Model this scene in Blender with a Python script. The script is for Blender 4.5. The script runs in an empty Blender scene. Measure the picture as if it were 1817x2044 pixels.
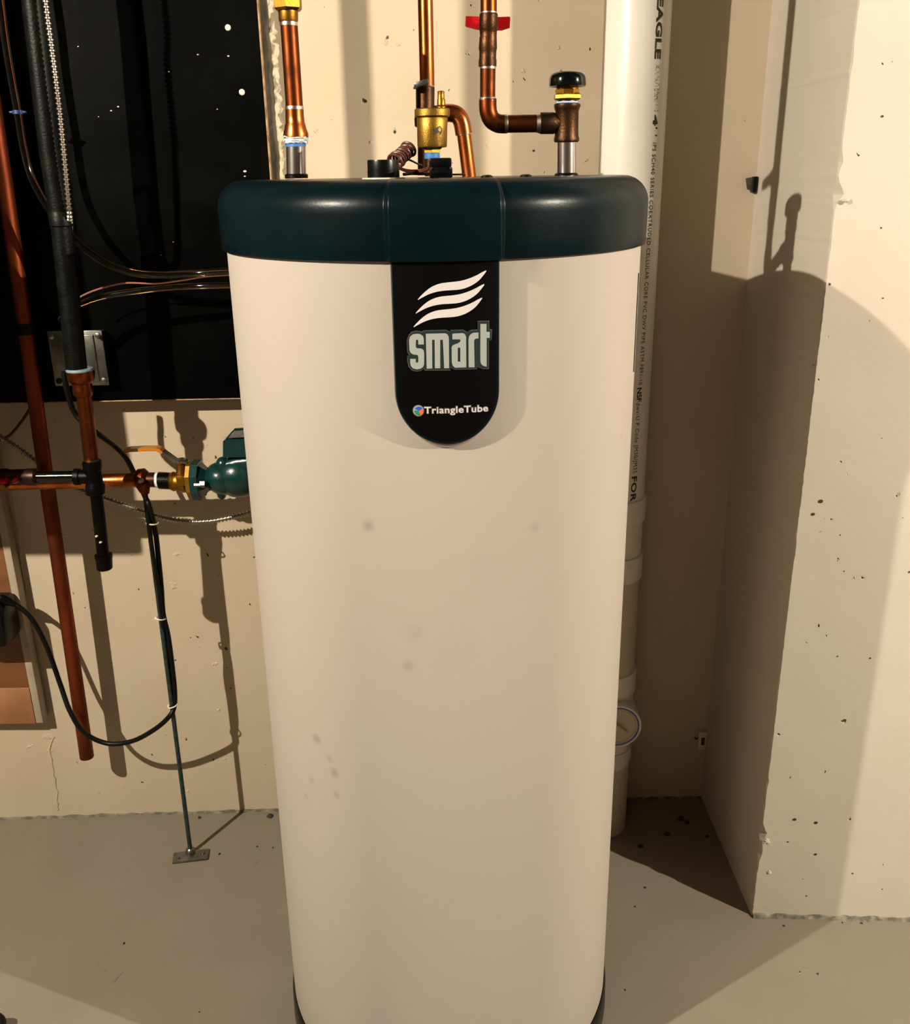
import bpy, bmesh, math, random
from mathutils import Vector, Matrix
from mathutils.geometry import tessellate_polygon
random.seed(7)
S = bpy.context.scene
COL = S.collection
# ---------------------------------------------------------------- camera
F, CX, CY, EYE = 1880.0, 908.5, 1022.0, 1.43          # image 1817 x 2044
dn = Vector((985 - CX, 6243 - CY, F)).normalized(); UP = -dn
FW = (Vector((0, 0, 1)) - UP * UP.z).normalized()
RT = FW.cross(UP)
if RT.x < 0: RT = -RT
cam_d = bpy.data.cameras.new('camera'); cam = bpy.data.objects.new('camera', cam_d); COL.objects.link(cam)
cam_d.sensor_fit = 'HORIZONTAL'; cam_d.sensor_width = 36.0; cam_d.lens = 36.0 * F / 1817
cam_d.clip_start = 0.02
r_ = Vector((RT.x, FW.x, UP.x)); u_ = -Vector((RT.y, FW.y, UP.y)); b_ = -Vector((RT.z, FW.z, UP.z))
m3 = Matrix((r_, u_, b_)).transposed()
cam.matrix_world = Matrix.Translation((0, 0, EYE)) @ m3.to_4x4()
S.camera = cam
# ---------------------------------------------------------------- world, light, exposure
w = bpy.data.worlds.new('world'); S.world = w; w.use_nodes = True
w.node_tree.nodes['Background'].inputs[0].default_value = (1, .8, .6, 1)
w.node_tree.nodes['Background'].inputs[1].default_value = 0.005
LA, LB = Vector((-1.59, .068, 2.252)), Vector((2.50, .03, 2.252))     # the two bare ceiling bulbs
PWA, PWB = 205.0, 290.0
LCOL = (1.0, .90, .74)
S.view_settings.view_transform = 'Standard'; S.view_settings.look = 'None'
S.view_settings.gamma = 1; S.view_settings.use_curve_mapping = False
S.view_settings.exposure = 1.0

# ---------------------------------------------------------------- pixel -> place helpers
def ray(u, v):
    c = Vector(((u - CX) / F, (v - CY) / F, 1.0))
    return Vector((c.dot(RT), c.dot(FW), c.dot(UP)))
def P(u, v, Y):
    r = ray(u, v); return Vector((0, 0, EYE)) + r * (Y / r.y)
def PX(u, v, X):
    r = ray(u, v); return Vector((0, 0, EYE)) + r * (X / r.x)
def PF(u, v, z=0):
    r = ray(u, v); return Vector((0, 0, EYE)) + r * ((z - EYE) / r.z)
def wy(x): return 1.8925 + .0258 * x
def PW(u, v, off=0):
    y = 1.88
    for i in range(6): p = P(u, v, y); y = wy(p.x) - off
    return P(u, v, y)
def PC(u, v, ax, R):
    r = ray(u, v); a = r.x * r.x + r.y * r.y; b = -2 * (r.x * ax[0] + r.y * ax[1]); c = ax[0]**2 + ax[1]**2 - R * R
    t = (-b - math.sqrt(max(0, b * b - 4 * a * c))) / (2 * a)
    return Vector((0, 0, EYE)) + r * t
def depth(p): return p.y * FW.z + (p.z - EYE) * UP.z + p.x * RT.z
def pr(p, rpx): return rpx * depth(p) / F

# ---------------------------------------------------------------- materials
def mat(name, col, rough=.5, metal=0., **k):
    m = bpy.data.materials.new(name); m.use_nodes = True
    b = m.node_tree.nodes['Principled BSDF']
    b.inputs['Base Color'].default_value = (*col, 1); b.inputs['Roughness'].default_value = rough
    b.inputs['Metallic'].default_value = metal
    if 'spec' in k: b.inputs['Specular IOR Level'].default_value = k['spec']
    if 'trans' in k: b.inputs['Transmission Weight'].default_value = k['trans']
    if 'ior' in k: b.inputs['IOR'].default_value = k['ior']
    if 'emit' in k:
        b.inputs['Emission Color'].default_value = (*k['ecol'], 1); b.inputs['Emission Strength'].default_value = k['emit']
    if 'coat' in k: b.inputs['Coat Weight'].default_value = k['coat']; b.inputs['Coat Roughness'].default_value = .15
    return m
def N(m, t, **k):
    n = m.node_tree.nodes.new(t)
    for a, v in k.items(): setattr(n, a, v)
    return n
def L(m, a, b): m.node_tree.links.new(a, b)
def mottle(m, c2, scale=30, amount=.5, lo=.4, hi=.65, bump=0., bscale=None, stretch=(1, 1, 1), rvar=0):
    """mix base colour with c2 by noise, optional bump"""
    b = m.node_tree.nodes['Principled BSDF']; c1 = tuple(b.inputs['Base Color'].default_value)
    tc = N(m, 'ShaderNodeTexCoord'); mp = N(m, 'ShaderNodeMapping'); mp.inputs['Scale'].default_value = stretch
    L(m, tc.outputs['Object'], mp.inputs[0])
    no = N(m, 'ShaderNodeTexNoise'); no.inputs['Scale'].default_value = scale; no.inputs['Detail'].default_value = 5
    L(m, mp.outputs[0], no.inputs['Vector'])
    mr = N(m, 'ShaderNodeMapRange'); mr.inputs[1].default_value = lo; mr.inputs[2].default_value = hi; mr.inputs[4].default_value = amount
    L(m, no.outputs['Fac'], mr.inputs[0])
    mx = N(m, 'ShaderNodeMix', data_type='RGBA'); mx.inputs[6].default_value = c1; mx.inputs[7].default_value = (*c2, 1)
    L(m, mr.outputs[0], mx.inputs[0]); L(m, mx.outputs[2], b.inputs['Base Color'])
    if rvar:
        r0 = b.inputs['Roughness'].default_value
        m2 = N(m, 'ShaderNodeMapRange'); m2.inputs[1].default_value = lo; m2.inputs[2].default_value = hi
        m2.inputs[3].default_value = r0; m2.inputs[4].default_value = r0 + rvar
        L(m, no.outputs['Fac'], m2.inputs[0]); L(m, m2.outputs[0], b.inputs['Roughness'])
    if bump:
        n2 = N(m, 'ShaderNodeTexNoise'); n2.inputs['Scale'].default_value = bscale or scale; n2.inputs['Detail'].default_value = 4
        L(m, mp.outputs[0], n2.inputs['Vector'])
        bp = N(m, 'ShaderNodeBump'); bp.inputs['Strength'].default_value = bump; bp.inputs['Distance'].default_value = .003
        L(m, n2.outputs['Fac'], bp.inputs['Height']); L(m, bp.outputs[0], b.inputs['Normal'])
    return m
def painted_concrete(name, col, c2, hole=.9, seed=0., holescale=22.):
    m = mat(name, col, .55, spec=.25); b = m.node_tree.nodes['Principled BSDF']
    g = N(m, 'ShaderNodeNewGeometry'); mp = N(m, 'ShaderNodeMapping'); mp.inputs['Location'].default_value = (seed, seed, seed)
    L(m, g.outputs['Position'], mp.inputs[0])
    def vor(scale, thr, rad, stretch=(1, 1, .8)):
        m1 = N(m, 'ShaderNodeMapping'); m1.inputs['Scale'].default_value = stretch; L(m, mp.outputs[0], m1.inputs[0])
        nz = N(m, 'ShaderNodeTexNoise'); nz.inputs['Scale'].default_value = 120; L(m, m1.outputs[0], nz.inputs['Vector'])
        ad = N(m, 'ShaderNodeMix', data_type='RGBA', blend_type='LINEAR_LIGHT'); ad.inputs[0].default_value = .006
        L(m, m1.outputs[0], ad.inputs[6]); L(m, nz.outputs['Color'], ad.inputs[7])
        v = N(m, 'ShaderNodeTexVoronoi'); v.inputs['Scale'].default_value = scale; L(m, ad.outputs[2], v.inputs['Vector'])
        sp = N(m, 'ShaderNodeSeparateColor'); L(m, v.outputs['Color'], sp.inputs[0])
        gt = N(m, 'ShaderNodeMath', operation='GREATER_THAN'); gt.inputs[1].default_value = thr; L(m, sp.outputs[0], gt.inputs[0])
        rr = N(m, 'ShaderNodeMath', operation='MULTIPLY'); rr.inputs[1].default_value = rad; L(m, sp.outputs[1], rr.inputs[0])
        mr = N(m, 'ShaderNodeMapRange'); mr.inputs[3].default_value = 1; mr.inputs[4].default_value = 0; mr.inputs[1].default_value = 0
        L(m, v.outputs['Distance'], mr.inputs[0]); L(m, rr.outputs[0], mr.inputs[2])
        mm = N(m, 'ShaderNodeMath', operation='MULTIPLY'); L(m, mr.outputs[0], mm.inputs[0]); L(m, gt.outputs[0], mm.inputs[1])
        return mm
    h1 = vor(holescale, hole, .16); h2 = vor(holescale * 2.3, hole + .02, .15)
    mxh = N(m, 'ShaderNodeMath', operation='MAXIMUM'); L(m, h1.outputs[0], mxh.inputs[0]); L(m, h2.outputs[0], mxh.inputs[1])
    no = N(m, 'ShaderNodeTexNoise'); no.inputs['Scale'].default_value = 5; no.inputs['Detail'].default_value = 6; L(m, mp.outputs[0], no.inputs['Vector'])
    mr = N(m, 'ShaderNodeMapRange'); mr.inputs[1].default_value = .35; mr.inputs[2].default_value = .7; L(m, no.outputs['Fac'], mr.inputs[0])
    mx = N(m, 'ShaderNodeMix', data_type='RGBA'); mx.inputs[6].default_value = (*col, 1); mx.inputs[7].default_value = (*c2, 1); L(m, mr.outputs[0], mx.inputs[0])
    st = N(m, 'ShaderNodeMath', operation='GREATER_THAN'); st.inputs[1].default_value = .35; L(m, mxh.outputs[0], st.inputs[0])
    m2 = N(m, 'ShaderNodeMix', data_type='RGBA'); m2.inputs[7].default_value = (.06, .035, .02, 1)
    L(m, st.outputs[0], m2.inputs[0]); L(m, mx.outputs[2], m2.inputs[6]); L(m, m2.outputs[2], b.inputs['Base Color'])
    # relief: soft undulation, fine grain, pits
    n2 = N(m, 'ShaderNodeTexNoise'); n2.inputs['Scale'].default_value = 60; n2.inputs['Detail'].default_value = 5; L(m, mp.outputs[0], n2.inputs['Vector'])
    n3 = N(m, 'ShaderNodeTexNoise'); n3.inputs['Scale'].default_value = 9; n3.inputs['Detail'].default_value = 3; L(m, mp.outputs[0], n3.inputs['Vector'])
    a = N(m, 'ShaderNodeMath', operation='MULTIPLY'); a.inputs[1].default_value = .12; L(m, n2.outputs['Fac'], a.inputs[0])
    c = N(m, 'ShaderNodeMath', operation='MULTIPLY_ADD'); c.inputs[1].default_value = .6; L(m, n3.outputs['Fac'], c.inputs[0]); L(m, a.outputs[0], c.inputs[2])
    d = N(m, 'ShaderNodeMath', operation='MULTIPLY_ADD'); d.inputs[1].default_value = -1.2; L(m, mxh.outputs[0], d.inputs[0]); L(m, c.outputs[0], d.inputs[2])
    bp = N(m, 'ShaderNodeBump'); bp.inputs['Strength'].default_value = .8; bp.inputs['Distance'].default_value = .004
    L(m, d.outputs[0], bp.inputs['Height']); L(m, bp.outputs[0], b.inputs['Normal'])
    return m

CREAM = (.475, .395, .288)
M_WALL = painted_concrete('painted_concrete_wall', CREAM, (.445, .362, .252), .72, 3.1)
M_PIL = painted_concrete('painted_concrete_pier', (.48, .428, .36), (.46, .405, .332), .74, 9.7, 26)
M_ROOM = mottle(mat('room_wall', (.05, .04, .03), .9, spec=.1), (.04, .03, .02), 3)
M_FLOOR = mottle(mat('floor_paint', (.190, .162, .124), .5, spec=.15), (.168, .143, .106), 6, bump=.12, bscale=40)
M_FLEDGE = mottle(mat('floor_paint_edge', (.10, .085, .065), .7), (.26, .225, .17), 60, .9)
M_CEIL = mottle(mat('ceiling_wood', (.03, .02, .012), .9, spec=.1), (.02, .012, .008), 6, stretch=(1, 8, 1))
M_JACKET = mat('jacket_enamel', (.40, .34, .31), .5, spec=.1)
M_TEAL = mottle(mat('lid_plastic', (.0008, .0040, .0052), .29, spec=.11), (.0015, .0072, .0098), 4, 1, bump=.04, bscale=300)
M_BLACKFACE = mat('badge_black', (.0008, .0006, .0006), .42, spec=.1)
M_BLACK = mat('black_plastic', (.0012, .0014, .0015), .3, spec=.22)
M_RUBBER = mat('black_rubber', (.0018, .002, .0022), .42, spec=.2)
M_WHITEINK = mat('white_print', (.50, .46, .45), .5)
M_GREYINK = mat('silver_print', (.27, .285, .27), .45)
M_DKINK = mat('slate_print', (.012, .02, .02), .5, spec=.2)
M_RIMINK = mat('pale_outline_print', (.11, .095, .08), .45)
M_BLUEI = mat('blue_print', (.02, .07, .42), .4); M_GREENI = mat('green_print', (.01, .18, .09), .4); M_ORI = mat('orange_print', (.9, .12, .02), .4)
M_INK = mat('black_ink', (.025, .018, .015), .6); M_FADED = mottle(mat('faded_ink', (.16, .13, .10), .6), (.75, .68, .56), 300, 1, .45, .55)
M_COPPER = mottle(mat('copper', (.56, .145, .035), .24, 1.), (.17, .045, .014), 22, .85, .42, .62, stretch=(1, 1, .35), rvar=.18)
M_COPPERD = mottle(mat('tarnished_copper', (.20, .046, .012), .32, 1.), (.06, .016, .006), 18, .9, .4, .6, rvar=.15)
M_COPRED = mottle(mat('reddish_copper', (.22, .042, .012), .42, .85), (.085, .018, .006), 16, .9, .42, .62, stretch=(1, 1, .3), rvar=.15)
M_BRONZE = mottle(mat('dark_bronze', (.065, .027, .010), .42, .9), (.025, .012, .006), 40, .9, bump=.15, bscale=400)
M_SOLDER = mottle(mat('solder', (.78, .70, .60), .3, 1.), (.4, .3, .22), 80, .6)
M_BRASS = mottle(mat('brass', (.30, .145, .018), .40, 1.), (.22, .10, .012), 40, .7, bump=.08, bscale=500)
M_BRASSR = mottle(mat('cast_brass', (.34, .19, .03), .42, .9), (.22, .115, .018), 60, .8, bump=.15, bscale=600)
M_CHROME = mat('polished_steel', (.62, .56, .54), .22, 1.)
M_STEEL = mottle(mat('galvanised_steel', (.24, .24, .215), .34, 1.), (.14, .14, .125), 60, .8)
M_TEALROD = mottle(mat('teal_plated_rod', (.045, .085, .085), .38, .7), (.02, .04, .04), 120, .8)
M_BTAPE = mat('blue_tape', (.028, .15, .40), .5); M_WTAPE = mottle(mat('white_tape', (.75, .74, .72), .6), (.2, .3, .45), 150, .8, bump=.5, bscale=300)
M_BLKPIPE = mottle(mat('black_pipe_plastic', (.0012, .0016, .0013), .42, spec=.12), (.004, .0045, .0035), 50, 1, bump=.2, bscale=250)
M_BLKIRON = mottle(mat('black_iron', (.0014, .0009, .0007), .38, .1, spec=.1), (.003, .0018, .0012), 60, 1, bump=.2, bscale=300)
M_BOARD = mottle(mat('black_board_paint', (.0006, .0006, .0004), .5, spec=.04), (.0018, .0018, .0012), 9, 1, bump=.15, bscale=60)
M_SPECK = mat('pale_speck', (.6, .5, .42), .5)
M_RAWWOOD = mottle(mat('raw_wood_edge', (.42, .26, .12), .8), (.16, .08, .035), 60, .9)
M_GREYWOOD = mottle(mat('weathered_wood', (.11, .085, .055), .9), (.035, .03, .018), 60, 1, stretch=(1, 1, .15), bump=.6, bscale=150)
M_FLAKE = mottle(mat('flaking_paint', (.72, .64, .47), .7), (.25, .2, .13), 45, .9, .5, .6, bump=1., bscale=60)
M_PLY = mottle(mat('orange_plywood', (.17, .062, .018), .6), (.11, .04, .012), 12, .9, stretch=(.3, 1, 3), bump=.1)
M_PAINTW = mottle(mat('painted_batten', (.36, .30, .215), .6), (.28, .23, .155), 14, .8, bump=.2)
M_PVC = mottle(mat('white_pvc', (.74, .69, .62), .3, spec=.4), (.70, .65, .57), 8, .8)
M_PVCY = mat('aged_pvc', (.56, .47, .35), .35)
M_GREEN = mottle(mat('green_enamel', (.002, .027, .025), .25, spec=.35, coat=.25), (.0018, .02, .019), 25, 1, bump=.15, bscale=120)
M_RED = mat('red_plastic', (.33, .0025, .005), .45, spec=.15)
M_YEL = mat('yellow_grip', (.42, .14, .008), .3, coat=.3)
M_VINYL = mat('clear_vinyl', (.62, .56, .33), .06, trans=1., ior=1.42)
M_BLUEP = mat('dark_blue_plastic', (.008, .03, .11), .4)
M_WIRE = mat('brown_wire', (.075, .018, .011), .4); M_PINKW = mat('copper_wire', (.75, .34, .26), .3, .8)
M_TIE = mat('cream_tie', (.62, .56, .44), .5)
M_LABEL = mottle(mat('grey_label', (.14, .13, .12), .5), (.07, .06, .06), 120, .8)
M_GRIT = mat('dark_grit', (.02, .018, .014), .8)
M_BULB = mat('bulb_glass', (1, .9, .8), .4, emit=12, ecol=(1, .8, .55)); M_PORC = mat('porcelain', (.8, .78, .72), .3)
M_GRANO = mottle(mat('shadow_box_casing', (.10, .10, .10), .5), (.08, .08, .08), 5)

# ---------------------------------------------------------------- mesh builder
class MB:
    def __init__(s): s.v = []; s.f = []; s.sm = []
    def add(s, vs, fs, smooth=False):
        o = len(s.v); s.v += [Vector(v) for v in vs]; s.f += [tuple(i + o for i in f) for f in fs]; s.sm += [smooth] * len(fs); return s
    def box(s, a, b, bev=0, rot=None, at=None):
        bm = bmesh.new(); bmesh.ops.create_cube(bm, size=1)
        a, b = Vector(a), Vector(b); c = (a + b) / 2; d = b - a
        for v in bm.verts: v.co = Vector((v.co.x * d.x, v.co.y * d.y, v.co.z * d.z))
        if bev: bmesh.ops.bevel(bm, geom=bm.edges[:], offset=bev, segments=2, affect='EDGES', profile=.5)
        for v in bm.verts:
            if rot is not None: v.co = rot @ v.co
            v.co += c
        s.frombm(bm, bev > 0); return s
    def frombm(s, bm, smooth=False):
        bm.verts.index_update()
        s.add([v.co.copy() for v in bm.verts], [tuple(v.index for v in f.verts) for f in bm.faces], smooth); bm.free(); return s
    def rings(s, cs, rs, n=24, axis=None, cap=True, smooth=True, sx=1, sy=1, hexa=False):
        """swept tube; cs centres, rs radii; axis None = follow the path, else fixed ring normal"""
        cs = [Vector(c) for c in cs]; vs = []; fs = []
        prev = None
        for i, c in enumerate(cs):
            if axis is not None: t = Vector(axis).normalized()
            else:
                t = (cs[min(i + 1, len(cs) - 1)] - cs[max(i - 1, 0)])
                t = t.normalized() if t.length > 1e-9 else Vector((0, 0, 1))
            if prev is None:
                a = Vector((0, 0, 1)) if abs(t.z) < .9 else Vector((1, 0, 0)); X = (a - t * a.dot(t)).normalized()
            else: X = (prev - t * prev.dot(t)).normalized()
            prev = X; Y = t.cross(X)
            for k in range(n):
                an = 2 * math.pi * (k + .5) / n
                vs.append(c + (X * math.cos(an) * sx + Y * math.sin(an) * sy) * rs[i])
        for i in range(len(cs) - 1):
            for k in range(n):
                k2 = (k + 1) % n; fs.append((i * n + k, i * n + k2, (i + 1) * n + k2, (i + 1) * n + k))
        s.add(vs, fs, smooth)
        if cap:
            o = len(cs) - 1
            s.add(vs[:n], [tuple(range(n - 1, -1, -1))]); s.add(vs[o * n:], [tuple(range(n))])
        return s
    def prism(s, pts, d):
        """closed planar polygon (3-D points) pushed by vector d"""
        pts = [Vector(p) for p in pts]; d = Vector(d); n = len(pts)
        tri = tessellate_polygon([pts]); 
        vs = pts + [p + d for p in pts]
        fs = [tuple(t) for t in tri] + [tuple(i + n for i in reversed(t)) for t in tri] + [(i, (i + 1) % n, n + (i + 1) % n, n + i) for i in range(n)]
        return s.add(vs, fs)
    def build(s, name, m, parent=None, at=None):
        me = bpy.data.meshes.new(name)
        off = Vector(at) if at is not None else (parent.matrix_world.translation.copy() if parent is not None and parent.type == 'EMPTY' else Vector((0, 0, 0)))
        if parent is not None: off = Vector(parent['_o'])
        me.from_pydata([v - off for v in s.v], [], s.f); me.materials.append(m)
        me.polygons.foreach_set('use_smooth', s.sm); me.update()
        bm = bmesh.new(); bm.from_mesh(me); bmesh.ops.remove_doubles(bm, verts=bm.verts, dist=1e-6); bmesh.ops.recalc_face_normals(bm, faces=bm.faces); bm.to_mesh(me); bm.free()
        if any(s.sm): me.set_sharp_from_angle(angle=math.radians(38))
        o = bpy.data.objects.new(name, me); COL.objects.link(o)
        if parent is not None: o.parent = parent
        else: o.location = off
        o['_o'] = tuple(off)
        return o
def part(name, mb, m, parent, label=None):
    o = mb.build(name, m, parent)
    if label: o['label'] = label
    return o
def thing(name, label, cat, loc=(0, 0, 0), group=None):
    o = bpy.data.objects.new(name, None); COL.objects.link(o); o.location = loc; o['_o'] = tuple(loc)
    o.empty_display_size = .05
    o['label'] = label; o['category'] = cat
    if group: o['group'] = group
    return o
def tag(o, label, cat, group=None):
    o['label'] = label; o['category'] = cat
    if group: o['group'] = group
    return o
def struct(name, mb, m):
    o = mb.build(name, m); o['kind'] = 'structure'; return o
def smooth_path(pts, n=8):
    pts = [Vector(p) for p in pts]; out = []
    for i in range(len(pts) - 1):
        p0 = pts[max(i - 1, 0)]; p1 = pts[i]; p2 = pts[i + 1]; p3 = pts[min(i + 2, len(pts) - 1)]
        for k in range(n):
            t = k / n
            out.append(.5 * ((2 * p1) + (p2 - p0) * t + (2 * p0 - 5 * p1 + 4 * p2 - p3) * t * t + (3 * p1 - p0 - 3 * p2 + p3) * t**3))
    out.append(pts[-1]); return out
def tube(pts, r, n=12, k=8, cap=True):
    ps = smooth_path(pts, k); return MB().rings(ps, [r] * len(ps), n, cap=cap)
def V(Y, lst, n=28, **k):
    """upright turned piece: list of (u, v, radius in photo pixels) on the plane at depth Y"""
    cs = [P(u, v, Y) for u, v, r in lst]; return MB().rings(cs, [pr(c, r) for c, (u, v, r) in zip(cs, lst)], n, axis=(0, 0, 1), **k)
def H(Y, lst, n=28, **k):
    cs = [P(u, v, Y) for u, v, r in lst]; return MB().rings(cs, [pr(c, r) for c, (u, v, r) in zip(cs, lst)], n, axis=(1, 0, 0), **k)
def UPTO(p, r, n=24):
    return MB().rings([p, (p.x, p.y, ZCEIL)], [r, r], n, axis=(0, 0, 1))
ZCEIL = 2.45
def B(Y, u0, v0, u1, v1, th, bev=.001):
    a = P(u0, v1, Y); b = P(u1, v0, Y); return MB().box((min(a.x, b.x), Y - th / 2, min(a.z, b.z)), (max(a.x, b.x), Y + th / 2, max(a.z, b.z)), bev)

# ================================================================ SETTING
ZC = 2.45
XL, XR, YF = -2.6, 3.3, -2.8
C0 = Vector((.5855, wy(.5855), 0)); C1 = Vector((.5907, 1.5213, 0)); C2 = Vector((XR, 1.5213 - .0543 * (XR - .5907), 0))
mb = MB(); mb.box((XL, YF, -.1), (XR, 2.1, 0)); struct('floor', mb, M_FLOOR)
mb = MB(); mb.box((XL, YF, ZC), (XR, 2.1, ZC + .1)); struct('ceiling', mb, M_CEIL)
mb = MB().prism([(XL, wy(XL), 0), (C0.x + .02, wy(C0.x + .02), 0), (C0.x + .02, 2.1, 0), (XL, 2.1, 0)], (0, 0, ZC)); WB = struct('wall_back', mb, M_WALL)
# pier: jagged arris between its side and its front face
mb = MB(); zs = []; z = 0
while z < ZC: zs.append(z); z += random.uniform(.004, .014)
zs.append(ZC); vs = []; fs = []
rnd = random.Random(3)
chips = [(PX(1668, 385, .59).z, .014, .02), (PX(1672, 322, .59).z, .006, .012), (P(1518, 1665, 1.52).z, .012, .022), (P(1510, 1700, 1.52).z, .008, .03), (P(1690, 120, 1.52).z, .004, .01)]
for z in zs:
    j = rnd.gauss(0, .0007); c = 0
    for cz, dd, hh in chips:
        c = max(c, dd * max(0, 1 - abs(z - cz) / hh))
    e = .0016 + abs(j) + c * .8
    fx = C1.x + e; vs += [(C0.x, C0.y + .01, z), (C1.x + rnd.gauss(0, .0003), C1.y + e * .8, z), (fx, C1.y - .0543 * e, z), (C1.x + .03, C1.y - .0543 * .03, z)]
for i in range(len(zs) - 1):
    for k in range(3): fs.append((i * 4 + k, i * 4 + k + 1, i * 4 + 5 + k, i * 4 + 4 + k))
mb.add(vs, fs)
mb.prism([(C1.x + .03, C1.y - .0543 * .03, 0), tuple(C2), (C2.x, 2.1, 0), (C1.x + .03, 2.1, 0)], (0, 0, ZC))
mb.prism([(C0.x + .0, C0.y + .01, 0), (C0.x + .04, C0.y + .0, 0), (C0.x + .04, 2.1, 0), (C0.x, 2.1, 0)], (0, 0, ZC))
WR = struct('wall_right', mb, M_PIL)
struct('wall_left', MB().box((XL - .1, YF, 0), (XL, 2.1, ZC)), M_ROOM)
struct('wall_front', MB().box((XL, YF - .1, 0), (XR, YF, ZC)), M_ROOM)
struct('wall_far_right', MB().box((XR, YF, 0), (XR + .1, 2.1, ZC)), M_ROOM)
# ragged lip where the floor paint meets the walls
def lip(a, b, h, t, m, name, nrm):
    a, b = Vector(a), Vector(b); n = int((b - a).length / .012); rr = random.Random(5); vs = []; fs = []
    for i in range(n + 1):
        p = a.lerp(b, i / n); hh = h * rr.uniform(.55, 1.2); tt = t * rr.uniform(.6, 1.3)
        vs += [p + Vector(nrm) * tt, p + Vector(nrm) * tt * .6 + Vector((0, 0, hh)), p + Vector((0, 0, hh * 1.1)) - Vector(nrm) * .004, p - Vector(nrm) * .004]
    for i in range(n):
        for k in range(3): fs.append((i * 4 + k, i * 4 + 4 + k, i * 4 + 5 + k, i * 4 + 1 + k))
    o = MB().add(vs, fs).build(name, m); o['kind'] = 'structure'; return o
lip((C1.x + .002, C1.y, 0), (C1.x + .9, C1.y - .0543 * .9, 0), .007, .007, M_FLEDGE, 'baseboard_right', (-.054, -1, 0))
lip((-1.6, wy(-1.6), 0), (C0.x, wy(C0.x), 0), .006, .004, M_FLEDGE, 'baseboard_back', (.02, -1, 0))
# form seam ridge and chipped plaster patches on the back wall, left
def ridge(pts, wpx, name, off=.0015, m=M_WALL):
    ps = [PW(u, v) for u, v in pts]; ps = smooth_path(ps, 10); rr = random.Random(8)
    mbb = MB(); cs = [p + Vector((rr.gauss(0, .0012), 0, 0)) for p in ps]
    mbb.rings(cs, [pr(p, wpx) * rr.uniform(.5, 1.2) for p in cs], 8); o = part(name, mbb, m, WB); return o
ridge([(20, 960), (34, 1040), (44, 1130), (58, 1230)], 2.2, 'form_seam')
ridge([(106, 1470), (100, 1500), (110, 1560), (116, 1618)], 2.0, 'form_seam')
def chip(u, v, r, seed, host=WB, PP=PW):
    rr = random.Random(seed); p = PP(u, v); mbb = MB(); n = 11; R = pr(p, r); vs = [p - Vector((0, .0012, 0))]
    for k in range(n):
        a = 6.283 * k / n; q = R * rr.uniform(.5, 1.25); vs.append(p + Vector((math.cos(a) * q, .001, math.sin(a) * q * .7)))
    for k in range(n):
        vs.append(p + (vs[1 + k] - p) * .6 - Vector((0, rr.uniform(.0, .0022), 0)))
    fs = [(0, n + 1 + k, n + 1 + (k + 1) % n) for k in range(n)] + [(n + 1 + k, 1 + k, 1 + (k + 1) % n, n + 1 + (k + 1) % n) for k in range(n)]
    mbb.add(vs, fs); return part('paint_blister', mbb, host.data.materials[0], host)
for i, (u, v, r) in enumerate([(95, 1470, 16), (60, 1490, 10), (100, 1500, 9), (448, 1515, 9), (355, 1105, 12), (345, 1168, 14), (428, 1325, 9), (437, 1417, 8), (375, 1578, 8), (770, 85, 10), (795, 90, 7), (632, 262, 9), (740, 283, 8), (1115, 95, 7), (1045, 142, 8), (935, 105, 8), (1170, 320, 9)]):
    chip(u, v, r, i)
chip(1531, 1680, 12, 31, WR, lambda u, v: P(u, v, 1.519)); chip(1536, 1741, 7, 32, WR, lambda u, v: P(u, v, 1.519)); chip(1690, 400, 8, 33, WR, lambda u, v: P(u, v, 1.515))
# ================================================================ LAMPS (outside the frame)
def lamp(p, pw, label):
    t = thing('ceiling_bulb', label, 'lamp', (p.x, p.y, ZC), 'bare bulbs on the ceiling')
    part('socket', MB().rings([(p.x, p.y, ZC - .0), (p.x, p.y, ZC - .03), (p.x, p.y, ZC - .05), (p.x, p.y, ZC - .11)], [.06, .058, .03, .026], 24, axis=(0, 0, 1)), M_PORC, t)
    # the glowing globe itself is the light source: radiance = power / (pi * area)
    rb = .013; m_ = mat('glowing_bulb', (0, 0, 0), .5, emit=pw / (math.pi * 4 * math.pi * rb * rb), ecol=LCOL, spec=0)
    mbb = MB(); ks = 8
    mbb.rings([(p.x, p.y, p.z + rb * math.cos(math.pi * k / ks)) for k in range(ks + 1)], [max(1e-4, rb * math.sin(math.pi * k / ks)) for k in range(ks + 1)], 14, axis=(0, 0, 1), cap=False)
    part('bulb', mbb, m_, t)
    part('bulb_neck', MB().rings([(p.x, p.y, ZC - .1), (p.x, p.y, p.z + rb * .8)], [.014, .009], 14, axis=(0, 0, 1)), M_PORC, t)
lamp(LA, PWA, 'bare ceiling bulb on the left, above the board side'); lamp(LB, PWB, 'bare ceiling bulb on the right, above the pier side')

# ================================================================ BOARD, STRIP
bx1 = P(513, 0, 1.838).x; bz0 = P(300, 797, 1.838).z
bd = thing('backboard', 'large black painted plywood backboard on the wall behind the pipes', 'board', (-1.2, 1.86, bz0))
def ybx(x): return wy(x) - .046
yb = 1.83
def Pb(u, v):
    y = 1.83
    for i in range(6): p = P(u, v, y); y = ybx(p.x)
    return P(u, v, y)
def skew(mb_):
    for v in mb_.v: v.y += ybx(v.x) - yb
    return mb_
part('panel', skew(MB().box((-1.9, yb, bz0), (bx1 - .0005, yb + .012, 2.3), .0006)), M_BOARD, bd)
rr = random.Random(2)
n = 160; vs = []; fs = []
for i in range(n + 1):
    x = -1.9 + (bx1 + 1.9) * i / n; h = .0035 + rr.uniform(-.001, .0018)
    vs += [(x, yb - .0004, bz0 + h * .2), (x, yb - .0012, bz0 - .001), (x, yb + .012, bz0 - .002)]
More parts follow.
